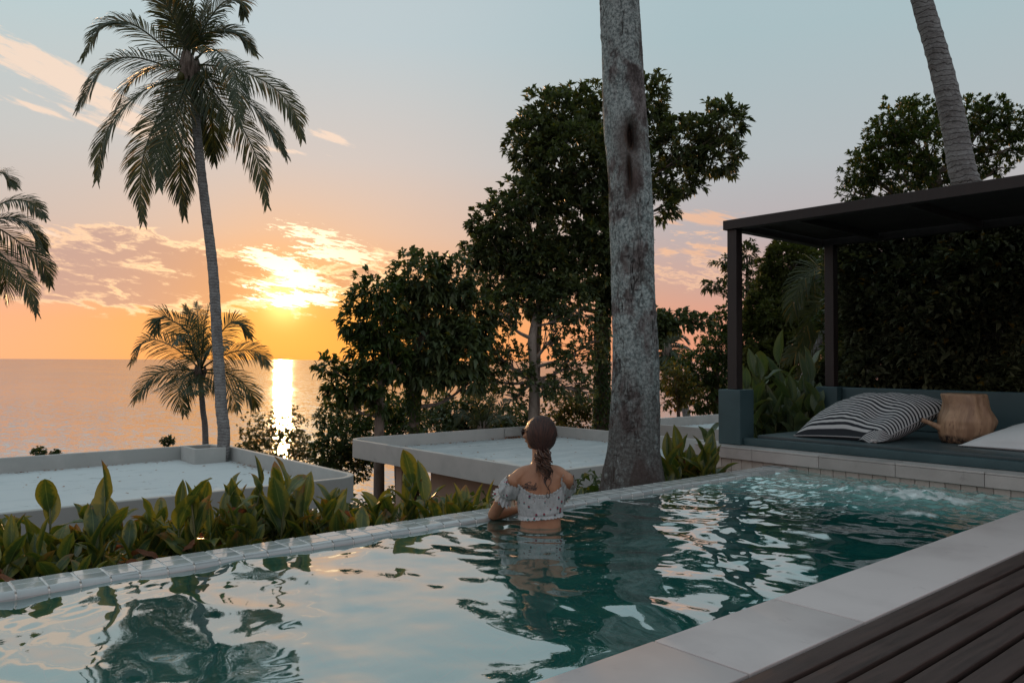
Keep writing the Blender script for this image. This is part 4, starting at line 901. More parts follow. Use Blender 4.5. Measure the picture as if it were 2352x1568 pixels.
f2 = [([(459, 845), (432, 765), (393, 735), (370, 729), (353, 765)], -1, 0.4), ([(458, 848), (433, 822), (383, 789), (333, 782), (300, 835)], 1, 0.5), ([(459, 850), (400, 849), (350, 865), (308, 920)], -1, 0.4), ([(459, 852), (430, 862), (400, 872), (353, 898)], 2, -0.3),
      ([(459, 853), (430, 862), (412, 900), (423, 950)], -2, 0.7), ([(460, 845), (448, 800), (440, 750), (425, 703)], 1, 0.8), ([(461, 845), (466, 790), (470, 740), (485, 688)], -1, 0.9), ([(462, 845), (490, 790), (525, 745), (548, 742), (577, 772)], 1, -0.5),
      ([(462, 847), (500, 822), (545, 806), (590, 808), (617, 838)], -1, -0.5), ([(462, 850), (500, 850), (545, 868), (575, 900), (588, 935)], 1, -0.4), ([(462, 853), (500, 862), (530, 895), (547, 940)], -2, -0.6), ([(460, 848), (440, 800), (415, 770), (402, 790)], -3, 0.2), ([(461, 848), (475, 810), (500, 790), (520, 800)], -3, 0.1),
      ([(460, 845), (455, 780), (455, 730), (450, 695)], 3, 0.5), ([(460, 853), (452, 880), (445, 905)], -3, 0.5)]
palm('shorter coconut palm standing by the shore behind the tall palm', [base_at(476, 38), W(472, 1018, 38), W(466, 940, 38), W(460, 870, 38), W(459, 855, 38)], [.17, .14, .13, .125, .15], (460, 852), f2, 38, 1.25, 0.040, 66, 0.05, seed=2, nuts=7)
f3 = [([(-75, 540), (-40, 440), (0, 398), (36, 428)], 0, 0.5), ([(-75, 540), (0, 470), (60, 462), (104, 500)], -.5, 0.4), ([(-75, 545), (-20, 520), (50, 560), (95, 600), (116, 655)], .5, 0.4), ([(-75, 548), (-30, 560), (20, 600), (60, 650), (84, 718)], -.5, 0.5),
      ([(-75, 542), (10, 500), (70, 520), (104, 575)], 1.0, 0.3), ([(-75, 545), (-20, 580), (10, 640), (15, 690)], 1.0, 0.6), ([(-75, 545), (-10, 535), (45, 580), (70, 640)], -1.2, 0.8)]
palm('coconut palm at the left border, only its frond ends in the picture', [base_at(-60, 22), W(-65, 900, 22), W(-72, 700, 22), W(-75, 560, 22)], [.19, .15, .13, .11], (-75, 545), f3[:6], 22, 0.72, 0.030, 84, 0.032, seed=3, extra=0, exlen=2.6)
f4 = [([(1532, 800), (1545, 775), (1562, 772), (1580, 785)], 0, 0.5), ([(1532, 802), (1555, 795), (1580, 800), (1598, 815)], 1, 0.5), ([(1532, 803), (1550, 808), (1570, 825), (1580, 845)], -1, 0.5), ([(1531, 800), (1535, 775), (1548, 750)], 1, 0.7),
      ([(1531, 801), (1515, 785), (1500, 790)], 0, .3), ([(1531, 803), (1522, 820), (1518, 845)], 0, .3), ([(1531, 803), (1540, 830), (1545, 855)], -1, .3), ([(1531, 800), (1520, 770), (1512, 760)], 1, .4)]
palm('small leaning palm far off between the thick trunk and the front post', [base_at(1590, 44), W(1578, 960, 44), W(1560, 890, 44), W(1540, 830, 44), W(1532, 805, 44)], [.24, .22, .19, .16, .15], (1532, 802), f4, 44, 0.9, 0.07, 40, 0.05, seed=4, nuts=3)
# young palm fronds among the shrubs, and fronds behind the rear post
palm('young palm of arching fronds in the thicket behind the middle roof', [base_at(1110, 31), W(1110, 1000, 31), W(1110, 985, 31)], [.12, .10, .08], (1110, 985),
     [([(1110, 985), (1100, 940), (1085, 905), (1065, 895)], 0, .5), ([(1110, 985), (1125, 940), (1135, 900), (1130, 880)], 0, .5), ([(1110, 985), (1140, 950), (1160, 920), (1170, 915)], 1, .5), ([(1110, 985), (1130, 965), (1165, 955), (1175, 970)], -1, .5), ([(1110, 985), (1085, 960), (1060, 950), (1045, 975)], -1, .5)], 31, 0.45, 0.035, 40, 0.03, seed=5, nuts=0)
palm('low palm with long arching fronds behind the rear pergola post', [(10.4, 5.9, -0.5), (10.4, 5.9, 0.5), W(1925, 690, 11.5)], [.07, .06, .05], (1925, 690),
     [([(1925, 690), (1895, 625), (1860, 625), (1825, 680), (1812, 735)], -.3, .4), ([(1925, 695), (1890, 645), (1850, 660), (1822, 720)], .3, .5), ([(1925, 700), (1900, 690), (1865, 720), (1840, 790)], -.2, .4), ([(1925, 710), (1895, 760), (1850, 790), (1800, 830)], -.2, .4),
      ([(1925, 715), (1905, 800), (1870, 850), (1830, 880)], -.2, .4), ([(1925, 690), (1960, 620), (2010, 610)], 0, .5), ([(1925, 690), (1935, 620), (1950, 580)], 0, .6), ([(1925, 695), (1980, 680), (2040, 720)], .4, .6), ([(1925, 700), (1900, 740), (1880, 780), (1860, 820)], .5, .7)], 11.5, 0.42, 0.014, 60, 0.010, seed=6, nuts=0)
# big palm rising behind the pergola: thick ringed trunk
f5 = [([(2040, -330), (2000, -420), (1900, -460), (1780, -330)], 0, .4), ([(2040, -330), (2120, -420), (2250, -400), (2330, -260)], 0, .4), ([(2040, -330), (1960, -330), (1880, -250), (1850, -130)], .5, .5), ([(2040, -330), (2130, -300), (2220, -200), (2250, -90)], .5, .5),
      ([(2040, -330), (2040, -450), (2000, -560), (1920, -640)], 0, .5), ([(2040, -330), (2070, -460), (2150, -560), (2240, -600)], 0, .5), ([(2040, -330), (2000, -300), (1990, -220), (1990, -140)], -1.2, .5)]
palm('thick ringed palm trunk leaning up behind the pergola at the right', [(12.9, 3.0, -0.6), (12.75, 3.3, 1.0), W(2268, 500, 11.3), W(2217, 414, 11.3), W(2192, 290, 11.3), W(2160, 150, 11.3), W(2117, 0, 11.3), W(2080, -150, 11.3), W(2042, -315, 11.3)],
     [.26, .22, .19, .182, .168, .15, .14, .13, .12], (2040, -330), f5, 11.3, 0.75, 0.036, 56, 0.03, seed=7)

# ================================================================== THE THICK TRUNK
def big_trunk():
    P = [W(1458, 1135, 7.15), W(1457, 1080, 7.15), W(1457, 1020, 7.15), W(1460, 900, 7.15), W(1460, 800, 7.15), W(1455, 650, 7.15), W(1449, 440, 7.15), W(1440, 300, 7.15), W(1432, 150, 7.15), W(1424, 0, 7.15), W(1415, -200, 7.15), W(1405, -420, 7.15)]
    hw = [78, 70, 60, 54, 52, 50, 48, 49, 47, 46, 44, 41]
    n, s = 900, 200
    C = spline(P, n); q = 7.15 / 1808
    r = np.interp(np.linspace(0, len(P) - 1, n), np.arange(len(P)), np.array(hw) * q)
    th = np.linspace(0, 2 * math.pi, s + 1)[:-1]; TH, RR = np.meshgrid(th, r); Z = np.repeat(C[:, 2:3], s, 1)
    cx, cy = np.cos(TH), np.sin(TH)
    cam_a = math.atan2(-FW.y, -FW.x)            # side facing the pool
    dth = (TH - cam_a + math.pi) % (2 * math.pi) - math.pi
    su = dth * RR; 
    def vz(vy): return (829 - vy) * 7.15 / 1808 + CAM_H - 0.0
    g = lambda u0, z0, a, b, rot=0: np.exp(-((((su - u0) * math.cos(rot) + (Z - z0) * math.sin(rot)) / a) ** 2 + (((Z - z0) * math.cos(rot) - (su - u0) * math.sin(rot)) / b) ** 2) ** 1.3)
    disp = 0.010 * fbm(cx * 2.2, cy * 2.2, Z * 1.2, 4) + 0.014 * fbm(cx * 1.2 + 4, cy * 1.2, Z * .5, 2)
    # plates of bark separated by cracks
    w = 0.09 * fbm(cx * 9, cy * 9, Z * 8, 3)
    cr = np.minimum(np.abs(vnoise(cx * 6.5 + w * 8, cy * 6.5, Z * 6)), np.abs(vnoise(cx * 4 + 5 + w * 8, cy * 4, Z * 13 + 2)) * 1.2)
    cm_ = np.clip(0.55 + 0.8 * fbm(cx * 2.5 + 3, cy * 2.5, Z * 1.7, 3), 0.12, 1.0); fin = np.abs(vnoise(cx * 15 + w * 20, cy * 15, Z * 14)); plate = 1 - (1 - np.clip(cr / (0.05 + .10 * cm_), 0, 1)) * cm_; plate = np.minimum(plate, 1 - (1 - np.clip(fin / .09, 0, 1)) * .55 * (1.1 - cm_)); bark = plate ** 0.6
    wound = np.clip(g(-.02, vz(325), .15, .22) + g(-.03, vz(410), .10, .28), 0, 1)
    disp += 0.012 * (bark - 1) * (1 - wound) + 0.003 * fbm(cx * 26, cy * 26, Z * 16, 2) * (1 - wound)
    hole = g(.01, vz(322), .062, .14); rim = g(.01, vz(325), .12, .21) - g(.01, vz(322), .075, .155)
    hole2 = g(-.035, vz(405), .022, .16); rim2 = g(-.035, vz(415), .07, .21) - g(-.035, vz(405), .03, .16)
    disp += -0.13 * hole + 0.060 * rim - 0.06 * hole2 + 0.034 * rim2 + 0.010 * hole * fbm(cx * 30, cy * 30, Z * 5, 2)
    # buttress flutes near the ground
    fl = np.clip((vz(1010) - Z) / 0.7, 0, 1) ** 1.6
    disp += fl * 0.05 * np.cos(TH * 5 + 1.3) + fl * 0.02 * fbm(cx * 3, cy * 3, Z * 2, 2)
    # small knots
    kr = np.random.default_rng(8)
    for _ in range(26):
        u0 = kr.uniform(-.3, .3); z0 = kr.uniform(-.3, 4.2); sz = kr.uniform(.012, .035); disp += kr.choice([-1, 1]) * sz * .35 * g(u0, z0, sz * 1.2, sz * 1.2)
    rad = RR + disp
    V = np.stack([C[:, 0:1] + rad * cx, C[:, 1:2] + rad * cy, Z], -1).reshape(-1, 3)
    i, j = np.meshgrid(np.arange(n - 1), np.arange(s), indexing='ij'); j2 = (j + 1) % s
    F = np.stack([i * s + j, i * s + j2, (i + 1) * s + j2, (i + 1) * s + j], -1).reshape(-1, 4)
    m, nt = mat('plated_grey_bark')
    at = lambda a: E(nt, node(nt, 'ShaderNodeAttribute', props={'attribute_name': a}).outputs['Fac'])
    pos = nt.nodes.new('ShaderNodeTexCoord').outputs['Object']
    pl, wo, ho = at('plate'), at('wound'), at('hole')
    lich = noise(nt, 2.6, 5, 0.62, 0.5, pos, (1, 1, .6)); fine = noise(nt, 38, 4, 0.7, 0, pos); med = noise(nt, 9, 4, 0.6, 0.4, pos, (1, 1, .7))
    base = mixc(nt, (med * 0.6 + fine * 0.4).sm(0.38, 0.62), (0.06, 0.052, 0.050), (0.24, 0.23, 0.225))
    c = mixc(nt, (lich * 0.75 + med * 0.25).sm(0.42, 0.52) * 0.9, base, mixc(nt, fine.sm(0.38, 0.62), (0.15, 0.20, 0.20), (0.44, 0.53, 0.52)))
    c = mixc(nt, noise(nt, 1.3, 4, 0.7, 0.5, pos).sm(0.54, 0.64) * 0.7, c, (0.085, 0.074, 0.068))
    c = mixc(nt, (1.0 - pl) * 0.95, c, (0.016, 0.012, 0.011))
    c = mixc(nt, wo * 0.75, c, mixc(nt, med, (0.065, 0.046, 0.040), (0.12, 0.092, 0.082)))
    c = mixc(nt, ho, c, mixc(nt, noise(nt, 30, 4, 0.7, 0.3, pos, (1, 1, .15)).sm(.4, .65), (0.010, 0.006, 0.005), (0.10, 0.06, 0.04)))
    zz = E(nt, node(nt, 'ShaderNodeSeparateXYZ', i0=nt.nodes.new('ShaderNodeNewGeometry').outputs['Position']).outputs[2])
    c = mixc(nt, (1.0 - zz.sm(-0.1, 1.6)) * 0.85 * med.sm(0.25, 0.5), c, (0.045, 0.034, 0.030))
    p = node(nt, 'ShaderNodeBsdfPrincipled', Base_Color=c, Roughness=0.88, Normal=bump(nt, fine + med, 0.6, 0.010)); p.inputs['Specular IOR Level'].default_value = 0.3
    out(nt, p.outputs[0])
    base = Vector((C[0][0], C[0][1], C[0][2])); root = tag(empty('tree_trunk', base), 'thick grey bark trunk with an open scar rising beside the pool edge', 'tree')
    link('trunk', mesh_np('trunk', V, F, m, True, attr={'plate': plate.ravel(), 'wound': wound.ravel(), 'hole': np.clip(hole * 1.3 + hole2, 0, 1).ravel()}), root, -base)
    # crown far above the picture
    Pc, Oc = [], []; g = np.random.default_rng(4); top = C[-1]; A = Acc()
    for k in range(9):
        a = k * 0.7; e = top + np.array([math.cos(a) * 1.4, math.sin(a) * 1.4, 0.7 + g.random() * 1.2]); A.tube(spline([top - [0, 0, .2], (top + e) / 2 + [0, 0, .2], e], 8), np.linspace(.10, .03, 8), 8)
        p_, o_ = lobe_points(tuple(e), (.9, .9, .6), 160, g); Pc.append(p_); Oc.append(o_)
    link('limb', A.mesh('limb', m), root, -base)
    V, F = rosettes(np.vstack(Pc), np.vstack(Oc), 9, .2, .4, .9, .2, 4); link('crown', mesh_np('crown', V, F, MAT['leaf_dark']), root, -base)
big_trunk()

# ================================================================== CANNA PLANTS
def canna_mat(name, c1, c2, edge, k):
    m, nt = mat(name)
    uvn = node(nt, 'ShaderNodeSeparateXYZ', i0=nt.nodes.new('ShaderNodeTexCoord').outputs['UV']); u, v = E(nt, uvn.outputs[0]), E(nt, uvn.outputs[1])
    r = E(nt, nt.nodes.new('ShaderNodeObjectInfo').outputs['Random'])
    rib = (u - 0.5).f('ABSOLUTE'); pos = nt.nodes.new('ShaderNodeTexCoord').outputs['Object']
    n = noise(nt, 14, 4, 0.6, 0.3, pos)
    c = mixc(nt, (r * 0.8 + n * 0.5 - 0.15).clamp(), c1, c2)
    veins = ((rib * 0.5 + v * 1.0) * 60.0).f('SINE') * 0.5 + 0.5
    c = mixc(nt, veins * 0.30, c, mixc(nt, 1.0, c, (1.5, 1.4, 1.2), 'MULTIPLY'))
    c = mixc(nt, (rib * 1.6 + n * 0.6 + v * 0.25 + (r * 5.3).f('FRACT') * 0.35 - 0.72).sm(0.15, 0.45) * k, c, edge)
    c = mixc(nt, ((r * 9.7).f('FRACT') * 0.3 + n * 0.5 + v * 0.55).sm(0.90, 0.98) * k, c, (0.20, 0.09, 0.03))
    c = mixc(nt, rib.sm(0.035, 0.01) * 0.6, c, (0.16, 0.20, 0.07))
    p = node(nt, 'ShaderNodeBsdfPrincipled', Base_Color=c, Roughness=0.38, Normal=bump(nt, veins, 0.15, 0.002)); p.inputs['Specular IOR Level'].default_value = 0.5
    t = node(nt, 'ShaderNodeBsdfTranslucent', Color=mixc(nt, 1.0, c, (1.9, 1.7, 0.6), 'MULTIPLY'))
    out(nt, node(nt, 'ShaderNodeMixShader', i0=0.30, i1=p.outputs[0], i2=t.outputs[0]).outputs[0]); return m
MAT['canna'] = canna_mat('canna_leaf', (0.030, 0.062, 0.024), (0.068, 0.110, 0.034), (0.20, 0.19, 0.035), 0.65)
MAT['canna_dark'] = canna_mat('canna_leaf_dark', (0.045, 0.085, 0.050), (0.085, 0.135, 0.075), (0.20, 0.22, 0.06), 0.2)
MAT['cannadry'] = leaf_mat('canna_dry', (0.15, 0.065, 0.035), (0.30, 0.15, 0.085), None, 0.35, 0.7, obj_rand=True, tcol=(1.7, 1.2, 0.7))
MAT['cstem'] = plain('canna_stem', (0.05, 0.08, 0.03), (0.10, 0.10, 0.04), 10, 0.5)
def canna_leaf(name, mat_, curl, foldk, wide, wav=0.0, twist=0.0):
    P = []; uv = []
    for i in range(9):
        s = i / 8; w = wide * (math.sin(math.pi * min(1, s ** 0.85)) ** 0.9 if 0 < s < 1 else 0.0) + (0.012 if i == 0 else 0.0)
        a = curl * s; z = math.sin(a) / curl if curl else s; z = (math.sin(a) / curl) if abs(curl) > 1e-3 else s; y = ((1 - math.cos(a)) / curl) if abs(curl) > 1e-3 else 0
        for j in range(5):
            t = (j - 2) / 2; f = foldk * (1 - .3 * s)
            x_ = t * w * math.cos(f); yy = -abs(t) * w * math.sin(f) + wav * w * math.sin(s * 9 + t * 3) * abs(t)
            tw = twist * s; xr = x_ * math.cos(tw) - yy * math.sin(tw); yr = x_ * math.sin(tw) + yy * math.cos(tw)
            P.append((xr, y + yr * math.cos(a), z - yr * math.sin(a))); uv.append((j / 4, s))
    i, j = np.meshgrid(np.arange(8), np.arange(4), indexing='ij'); b = (i * 5 + j).ravel()
    return mesh_np(name, P, np.stack([b, b + 1, b + 6, b + 5], -1), mat_, True, uv=uv)
LV = [canna_leaf('leaf', MAT['canna'], c_, f_, w_, wv, tw) for c_, f_, w_, wv, tw in ((0.35, 0.45, 0.22, .12, .2), (0.8, 0.35, 0.23, .2, -.3), (1.3, 0.4, 0.19, .25, .4), (0.15, 0.8, 0.21, .1, .1), (0.6, 0.5, 0.25, .2, -.1))]
LVD = [canna_leaf('leaf', MAT['canna_dark'], c_, f_, w_, wv, tw) for c_, f_, w_, wv, tw in ((0.35, 0.45, 0.22, .12, .2), (0.8, 0.35, 0.24, .2, -.3), (1.2, 0.4, 0.22, .25, .4), (0.15, 0.8, 0.2, .1, .1))]
LD = [canna_leaf('leaf', MAT['cannadry'], c_, f_, w_, wv, tw) for c_, f_, w_, wv, tw in ((1.6, 0.9, 0.12, .7, .9), (2.2, 0.7, 0.13, .9, -.8))]
stem_me = {}
def canna(x, y, z, h, nl, label, group, L=0.30, dark=False, dry=0.12, lean=0.12, name='canna_plant'):
    root = tag(empty(name, (x, y, z), R.uniform(0, 6.28)), label, 'plant', group)
    ln = (R.gauss(0, lean), R.gauss(0, lean)); key = (round(h, 2), dark)
    top = Vector((ln[0] * h, ln[1] * h, h))
    A = Acc(); A.tube(spline([(0, 0, 0), (top.x * .4, top.y * .4, h * .5), tuple(top)], 6), np.linspace(.011, .005, 6), 5); link('stem', A.mesh('stem', MAT['cstem']), root)
    a = R.uniform(0, 6.28)
    for k in range(nl):
        t = (k + 0.8) / nl; isd = R.random() < dry * (1.6 - 1.3 * t) * 1.3
        b = Vector((top.x * t ** 1.3, top.y * t ** 1.3, h * t * 0.98))
        me = R.choice(LD) if isd else R.choice(LVD if dark else LV)
        tilt = (0.62 - 0.45 * t) + R.gauss(0, .15) + (0.7 if isd else 0)
        if k == nl - 1: tilt = R.uniform(0.02, 0.15)
        a += 2.4 + R.gauss(0, .3); s = L * R.uniform(.75, 1.2) * (1.05 - .25 * abs(t - .5))
        o = link('leaf', me, root, b); o.rotation_euler = (tilt, R.gauss(0, .12), a); o.scale = (s, s, s)
        o.rotation_euler = (-tilt if False else tilt * -1, R.gauss(0, .12), a)
    return root
GB = 'broad leaved plants in the bed left of the woman'
LB = 'broad leaved green plant with rusty leaf tips crowded in the bed below the left roof'
# dense row outside the overflow edge
for k in range(165):
    x = -0.5 + 3.25 * (k + .5) / 165 + R.gauss(0, .05); yb = 4.36 + R.random() ** 0.8 * 0.85
    z0 = float(ground_h(x, yb)) + .02
    prof_h = 0.47 + 0.20 * float(vnoise(x * 3.3, 1.0)) - 0.10 * max(0, x - 1.9)
    vx_ = 1176 + 1808 * (x * RT.x + yb * RT.y) / (x * FW.x + yb * FW.y)
    LB = 'rusty tipped green plant in the left bed, ' + ('at the very left border' if vx_ < 60 else 'around the foot of the tall dark clump' if vx_ < 190 else 'around the tall bare stemmed plant' if vx_ < 330 else 'below the straight upright leaf' if vx_ < 540 else 'under the red tinged leaves' if vx_ < 720 else 'at its thin right end')
    canna(x, yb, z0, max(.2, prof_h * R.uniform(.55, 1.1)), R.randint(7, 10), LB, GB, L=0.21, dry=.08)
def at_(vx, vy_top, d): p = W(vx, vy_top, d); return p
def canna_at(vx, vy, d, nl, label, L=0.25, group=None, **k):
    p = W(vx, vy, d); z0 = float(ground_h(p.x, p.y)) + .01
    return canna(p.x, p.y, z0, max(.12, p.z - z0 - L * .75), nl, label, group, L=L, lean=.04, **k)
canna_at(125, 1082, 4.35, 9, 'plant with a tall dark clump of leaves, highest at the far left', 0.27, dry=0)
canna_at(240, 1062, 4.35, 6, 'tall thin plant with a bare stem and few leaves against the left roof', 0.24, dry=0)
canna_at(465, 1062, 4.55, 7, 'plant with one straight upright leaf pointing above the bed in front of the left roof', 0.30, dry=0)
canna_at(410, 1092, 4.55, 6, 'plant with arching leaves just left of the straight upright leaf', 0.26, dry=.05)
canna_at(640, 1040, 4.9, 7, 'plant with spreading red tinged leaves rising to the roof edge near the left villa corner', 0.27, dry=.1)
canna_at(700, 1100, 4.95, 8, 'dense green plant just left of the rounded corner of the left roof', 0.28, dry=.03)
canna_at(815, 1165, 5.1, 4, 'plant with brown withered leaves right of the left roof corner', 0.22, dry=.7)
canna_at(945, 1040, 5.65, 9, 'tallest plant in front of the middle villa with drooping leaves on a dark stem', 0.28, dry=0)
canna_at(985, 1075, 5.6, 7, 'bushy plant with broad dark leaves right of the tallest plant before the middle villa', 0.28, dry=0)
canna_at(1000, 1140, 5.5, 5, 'low yellow edged plant at the foot of the tall plants before the middle villa', 0.27, dry=0)
canna_at(900, 1155, 5.3, 5, 'low plant with a big curved leaf left of the tall plants', 0.26, dry=.2)
canna_at(860, 1170, 5.2, 4, 'small green plant beside the withered one', 0.2, dry=.1)
canna_at(1065, 1108, 5.75, 6, 'yellow green plant with pointed leaves close left of the woman', 0.22, dry=0)
canna_at(1130, 1105, 5.9, 5, 'orange tipped plant touching the woman elbow', 0.20, dry=.2)
canna_at(1100, 1160, 5.75, 4, 'low brown leaved plant between the pointed plants by the woman', 0.2, dry=.6)
for k in range(14):
    vx = R.uniform(850, 1120); canna_at(vx, 1128 + R.uniform(-18, 25), 5.2 + (vx - 850) * .0022 + R.uniform(.0, .35), 7, 'low green plant between the withered plant and the woman elbow', 0.25, 'low plants left of the woman', dry=.15)
for k in range(10):
    vx = R.uniform(1530, 1640); canna_at(vx, R.uniform(985, 1060), 7.3 + R.uniform(.0, .6), 7, 'green plant among those between the thick trunk and the ledge end', 0.30, 'plants right of the thick trunk', dry=.08)
canna_at(1335, 1115, 6.5, 4, 'small pale leaves between the woman and the thick trunk', 0.15, dry=0)
canna_at(1570, 1000, 7.6, 7, 'upper green plant right of the thick trunk in front of the far roof', 0.28, dry=0)
canna_at(1555, 1050, 7.4, 6, 'low green plant close to the foot of the thick trunk on its right', 0.25, dry=0)
canna_at(1600, 1030, 7.5, 8, 'plant with large yellow leaves under the end of the stone ledge', 0.30, dry=.1)
canna_at(1635, 955, 8.9, 7, 'green plant just left of the front teal pillar', 0.32, dry=0, dark=True)
canna_at(1625, 990, 8.6, 6, 'lower green plant beside the front teal pillar', 0.30, dry=0, dark=True)
# tall thicket between the pillars
GT = 'tall plants between the two teal pillars'; LT = 'tall grey green broad leaved plant in the thicket between the two teal pillars'
for k in range(36):
    vx = R.uniform(1716, 1888); d = R.uniform(9.3, 10.6); vy = 815 + 90 * R.random() + 25 * math.sin(vx * .05)
    canna_at(vx, vy, d, 7, LT, 0.40, GT, dark=True, dry=.03)
for k in range(12):
    vx = R.uniform(1722, 1870); d = R.uniform(8.9, 9.2); canna_at(vx, R.uniform(900, 960), d + .3, 6, LT, 0.36, GT, dark=True, dry=.03)
canna_at(1795, 755, 10.0, 5, 'tallest plant between the pillars with a pair of wide pointed leaves', 0.50, dark=True, dry=0)
canna_at(1852, 800, 9.9, 5, 'tall plant with two big leaves left of the rear pergola post', 0.48, dark=True, dry=0)
canna_at(1735, 800, 9.6, 5, 'slim upright plant right beside the front pergola post', 0.34, dark=True, dry=0)
# ground cover on the slope
g = np.random.default_rng(91); n = 15000
gx_ = g.uniform(-8, 26, n); gy_ = 5.0 + 18 * g.random(n) ** 1.1
hid = ((gx_ > -1.0) & (gx_ < 7.8) & (gy_ > 13.0) & (gy_ < 21.4)) | ((gx_ > 10.8) & (gx_ < 19.2) & (gy_ > 11.4) & (gy_ < 20.6)) | ((gx_ > 22) & (gx_ < 30) & (gy_ > 11.8) & (gy_ < 20))
gx_, gy_ = gx_[~hid], gy_[~hid]
P = np.stack([gx_, gy_, ground_h(gx_, gy_) + 0.25 * g.random(len(gx_)) ** 2], -1); O = np.stack([g.normal(size=len(P)) * .6, g.normal(size=len(P)) * .6, np.ones(len(P))], -1)
V, F = rosettes(P, O, 6, 0.16, 0.4, 0.9, 0.4, 12)
tag(link('ground_cover', mesh_np('ground_cover', V, F, MAT['leaf_mid'])), 'low creeping plants covering the slope', kind='stuff')
g = np.random.default_rng(92); n = 9000
gx_ = g.uniform(-30, 80, n); gy_ = g.uniform(22, 44, n)
P = np.stack([gx_, gy_, ground_h(gx_, gy_) + 0.9 * g.random(n) * (0.5 + .5 * np.clip(fbm(gx_ * .3, gy_ * .3, 0, 2) + .5, 0, 1))], -1); O = np.stack([g.normal(size=n) * .6, g.normal(size=n) * .6, np.ones(n)], -1)
V, F = rosettes(P, O, 7, 0.28, 0.4, 1.0, 0.3, 13)
tag(link('shore_thicket', mesh_np('shore_thicket', V, F, MAT['leaf_mid'])), 'tangled low growth down towards the shore', kind='stuff')
# ================================================================== THE WOMAN AT THE POOL EDGE
WO = W(1243, 829, 4.95); WO.z = 0.0
def wl(p):       # bather frame: x right, y away from the pool deck, z up
    return np.array([WO.x, WO.y, 0]) + np.array([RT.x, RT.y, 0]) * p[0] + np.array([FW.x, FW.y, 0]) * p[1] + np.array([0, 0, p[2]])
def wls(a): 
    a = np.asarray(a, float); return np.array([WO.x, WO.y, 0]) + a[..., 0:1] * np.array([RT.x, RT.y, 0]) + a[..., 1:2] * np.array([FW.x, FW.y, 0]) + a[..., 2:3] * np.array([0, 0, 1.0])
m, nt = mat('tanned_skin')
pos = nt.nodes.new('ShaderNodeNewGeometry').outputs['Position']
n = noise(nt, 9, 4, 0.6, 0.2, pos)
c = mixc(nt, n.sm(0.3, 0.7), (0.34, 0.165, 0.090), (0.43, 0.225, 0.130))
p = node(nt, 'ShaderNodeBsdfPrincipled', Base_Color=c, Roughness=0.42, Normal=bump(nt, noise(nt, 240, 3, .6, 0, pos), 0.1, 0.001))
p.inputs['Subsurface Weight'].default_value = 0.12; p.inputs['Subsurface Radius'].default_value = (0.02, 0.008, 0.004); p.inputs['Specular IOR Level'].default_value = 0.45
out(nt, p.outputs[0]); MAT['skin'] = m
# torso sections: z, half width, half depth, centre x, centre y
SEC = [(-.42, .155, .10, .0, .01), (-.30, .172, .115, 0, .005), (-.20, .170, .112, 0, 0), (-.10, .145, .098, 0, .005), (0.0, .126, .088, 0, .012), (.06, .126, .086, 0, .015), (.12, .134, .090, 0, .02), (.18, .142, .094, 0, .022), (.235, .146, .090, 0, .02),
       (.275, .150, .080, 0, .012), (.305, .148, .068, 0, .005), (.335, .118, .058, 0, .003), (.355, .090, .052, 0, .004), (.375, .066, .050, 0, .006), (.40, .053, .050, -.002, .012), (.44, .049, .050, -.004, .020), (.50, .050, .052, -.006, .030), (.54, .050, .055, -.008, .035)]
def sec(z):
    zs = [s[0] for s in SEC]; return [np.interp(z, zs, [s[k] for s in SEC]) for k in (1, 2, 3, 4)]
def torso_pt(z, th, off=0.0, pw=2.3):
    a, b, cx, cy = sec(z); c_, s_ = np.cos(th), np.sin(th)
    r = (np.abs(c_) ** pw + np.abs(s_) ** pw) ** (-1 / pw)
    x = cx + (a + off) * c_ * r; y = cy + (b + off) * s_ * r
    # spine furrow and shoulder blades on the back (negative y)
    back = np.clip(-s_, 0, 1)
    y = y + 0.009 * np.exp(-(x / .018) ** 2) * back * (z < .36)
    y = y - 0.010 * back * (np.exp(-((x - .075) / .035) ** 2 - ((z - .235) / .06) ** 2) + np.exp(-((x + .075) / .035) ** 2 - ((z - .235) / .06) ** 2))
    return np.stack([x, y, np.broadcast_to(z, np.shape(x))], -1)
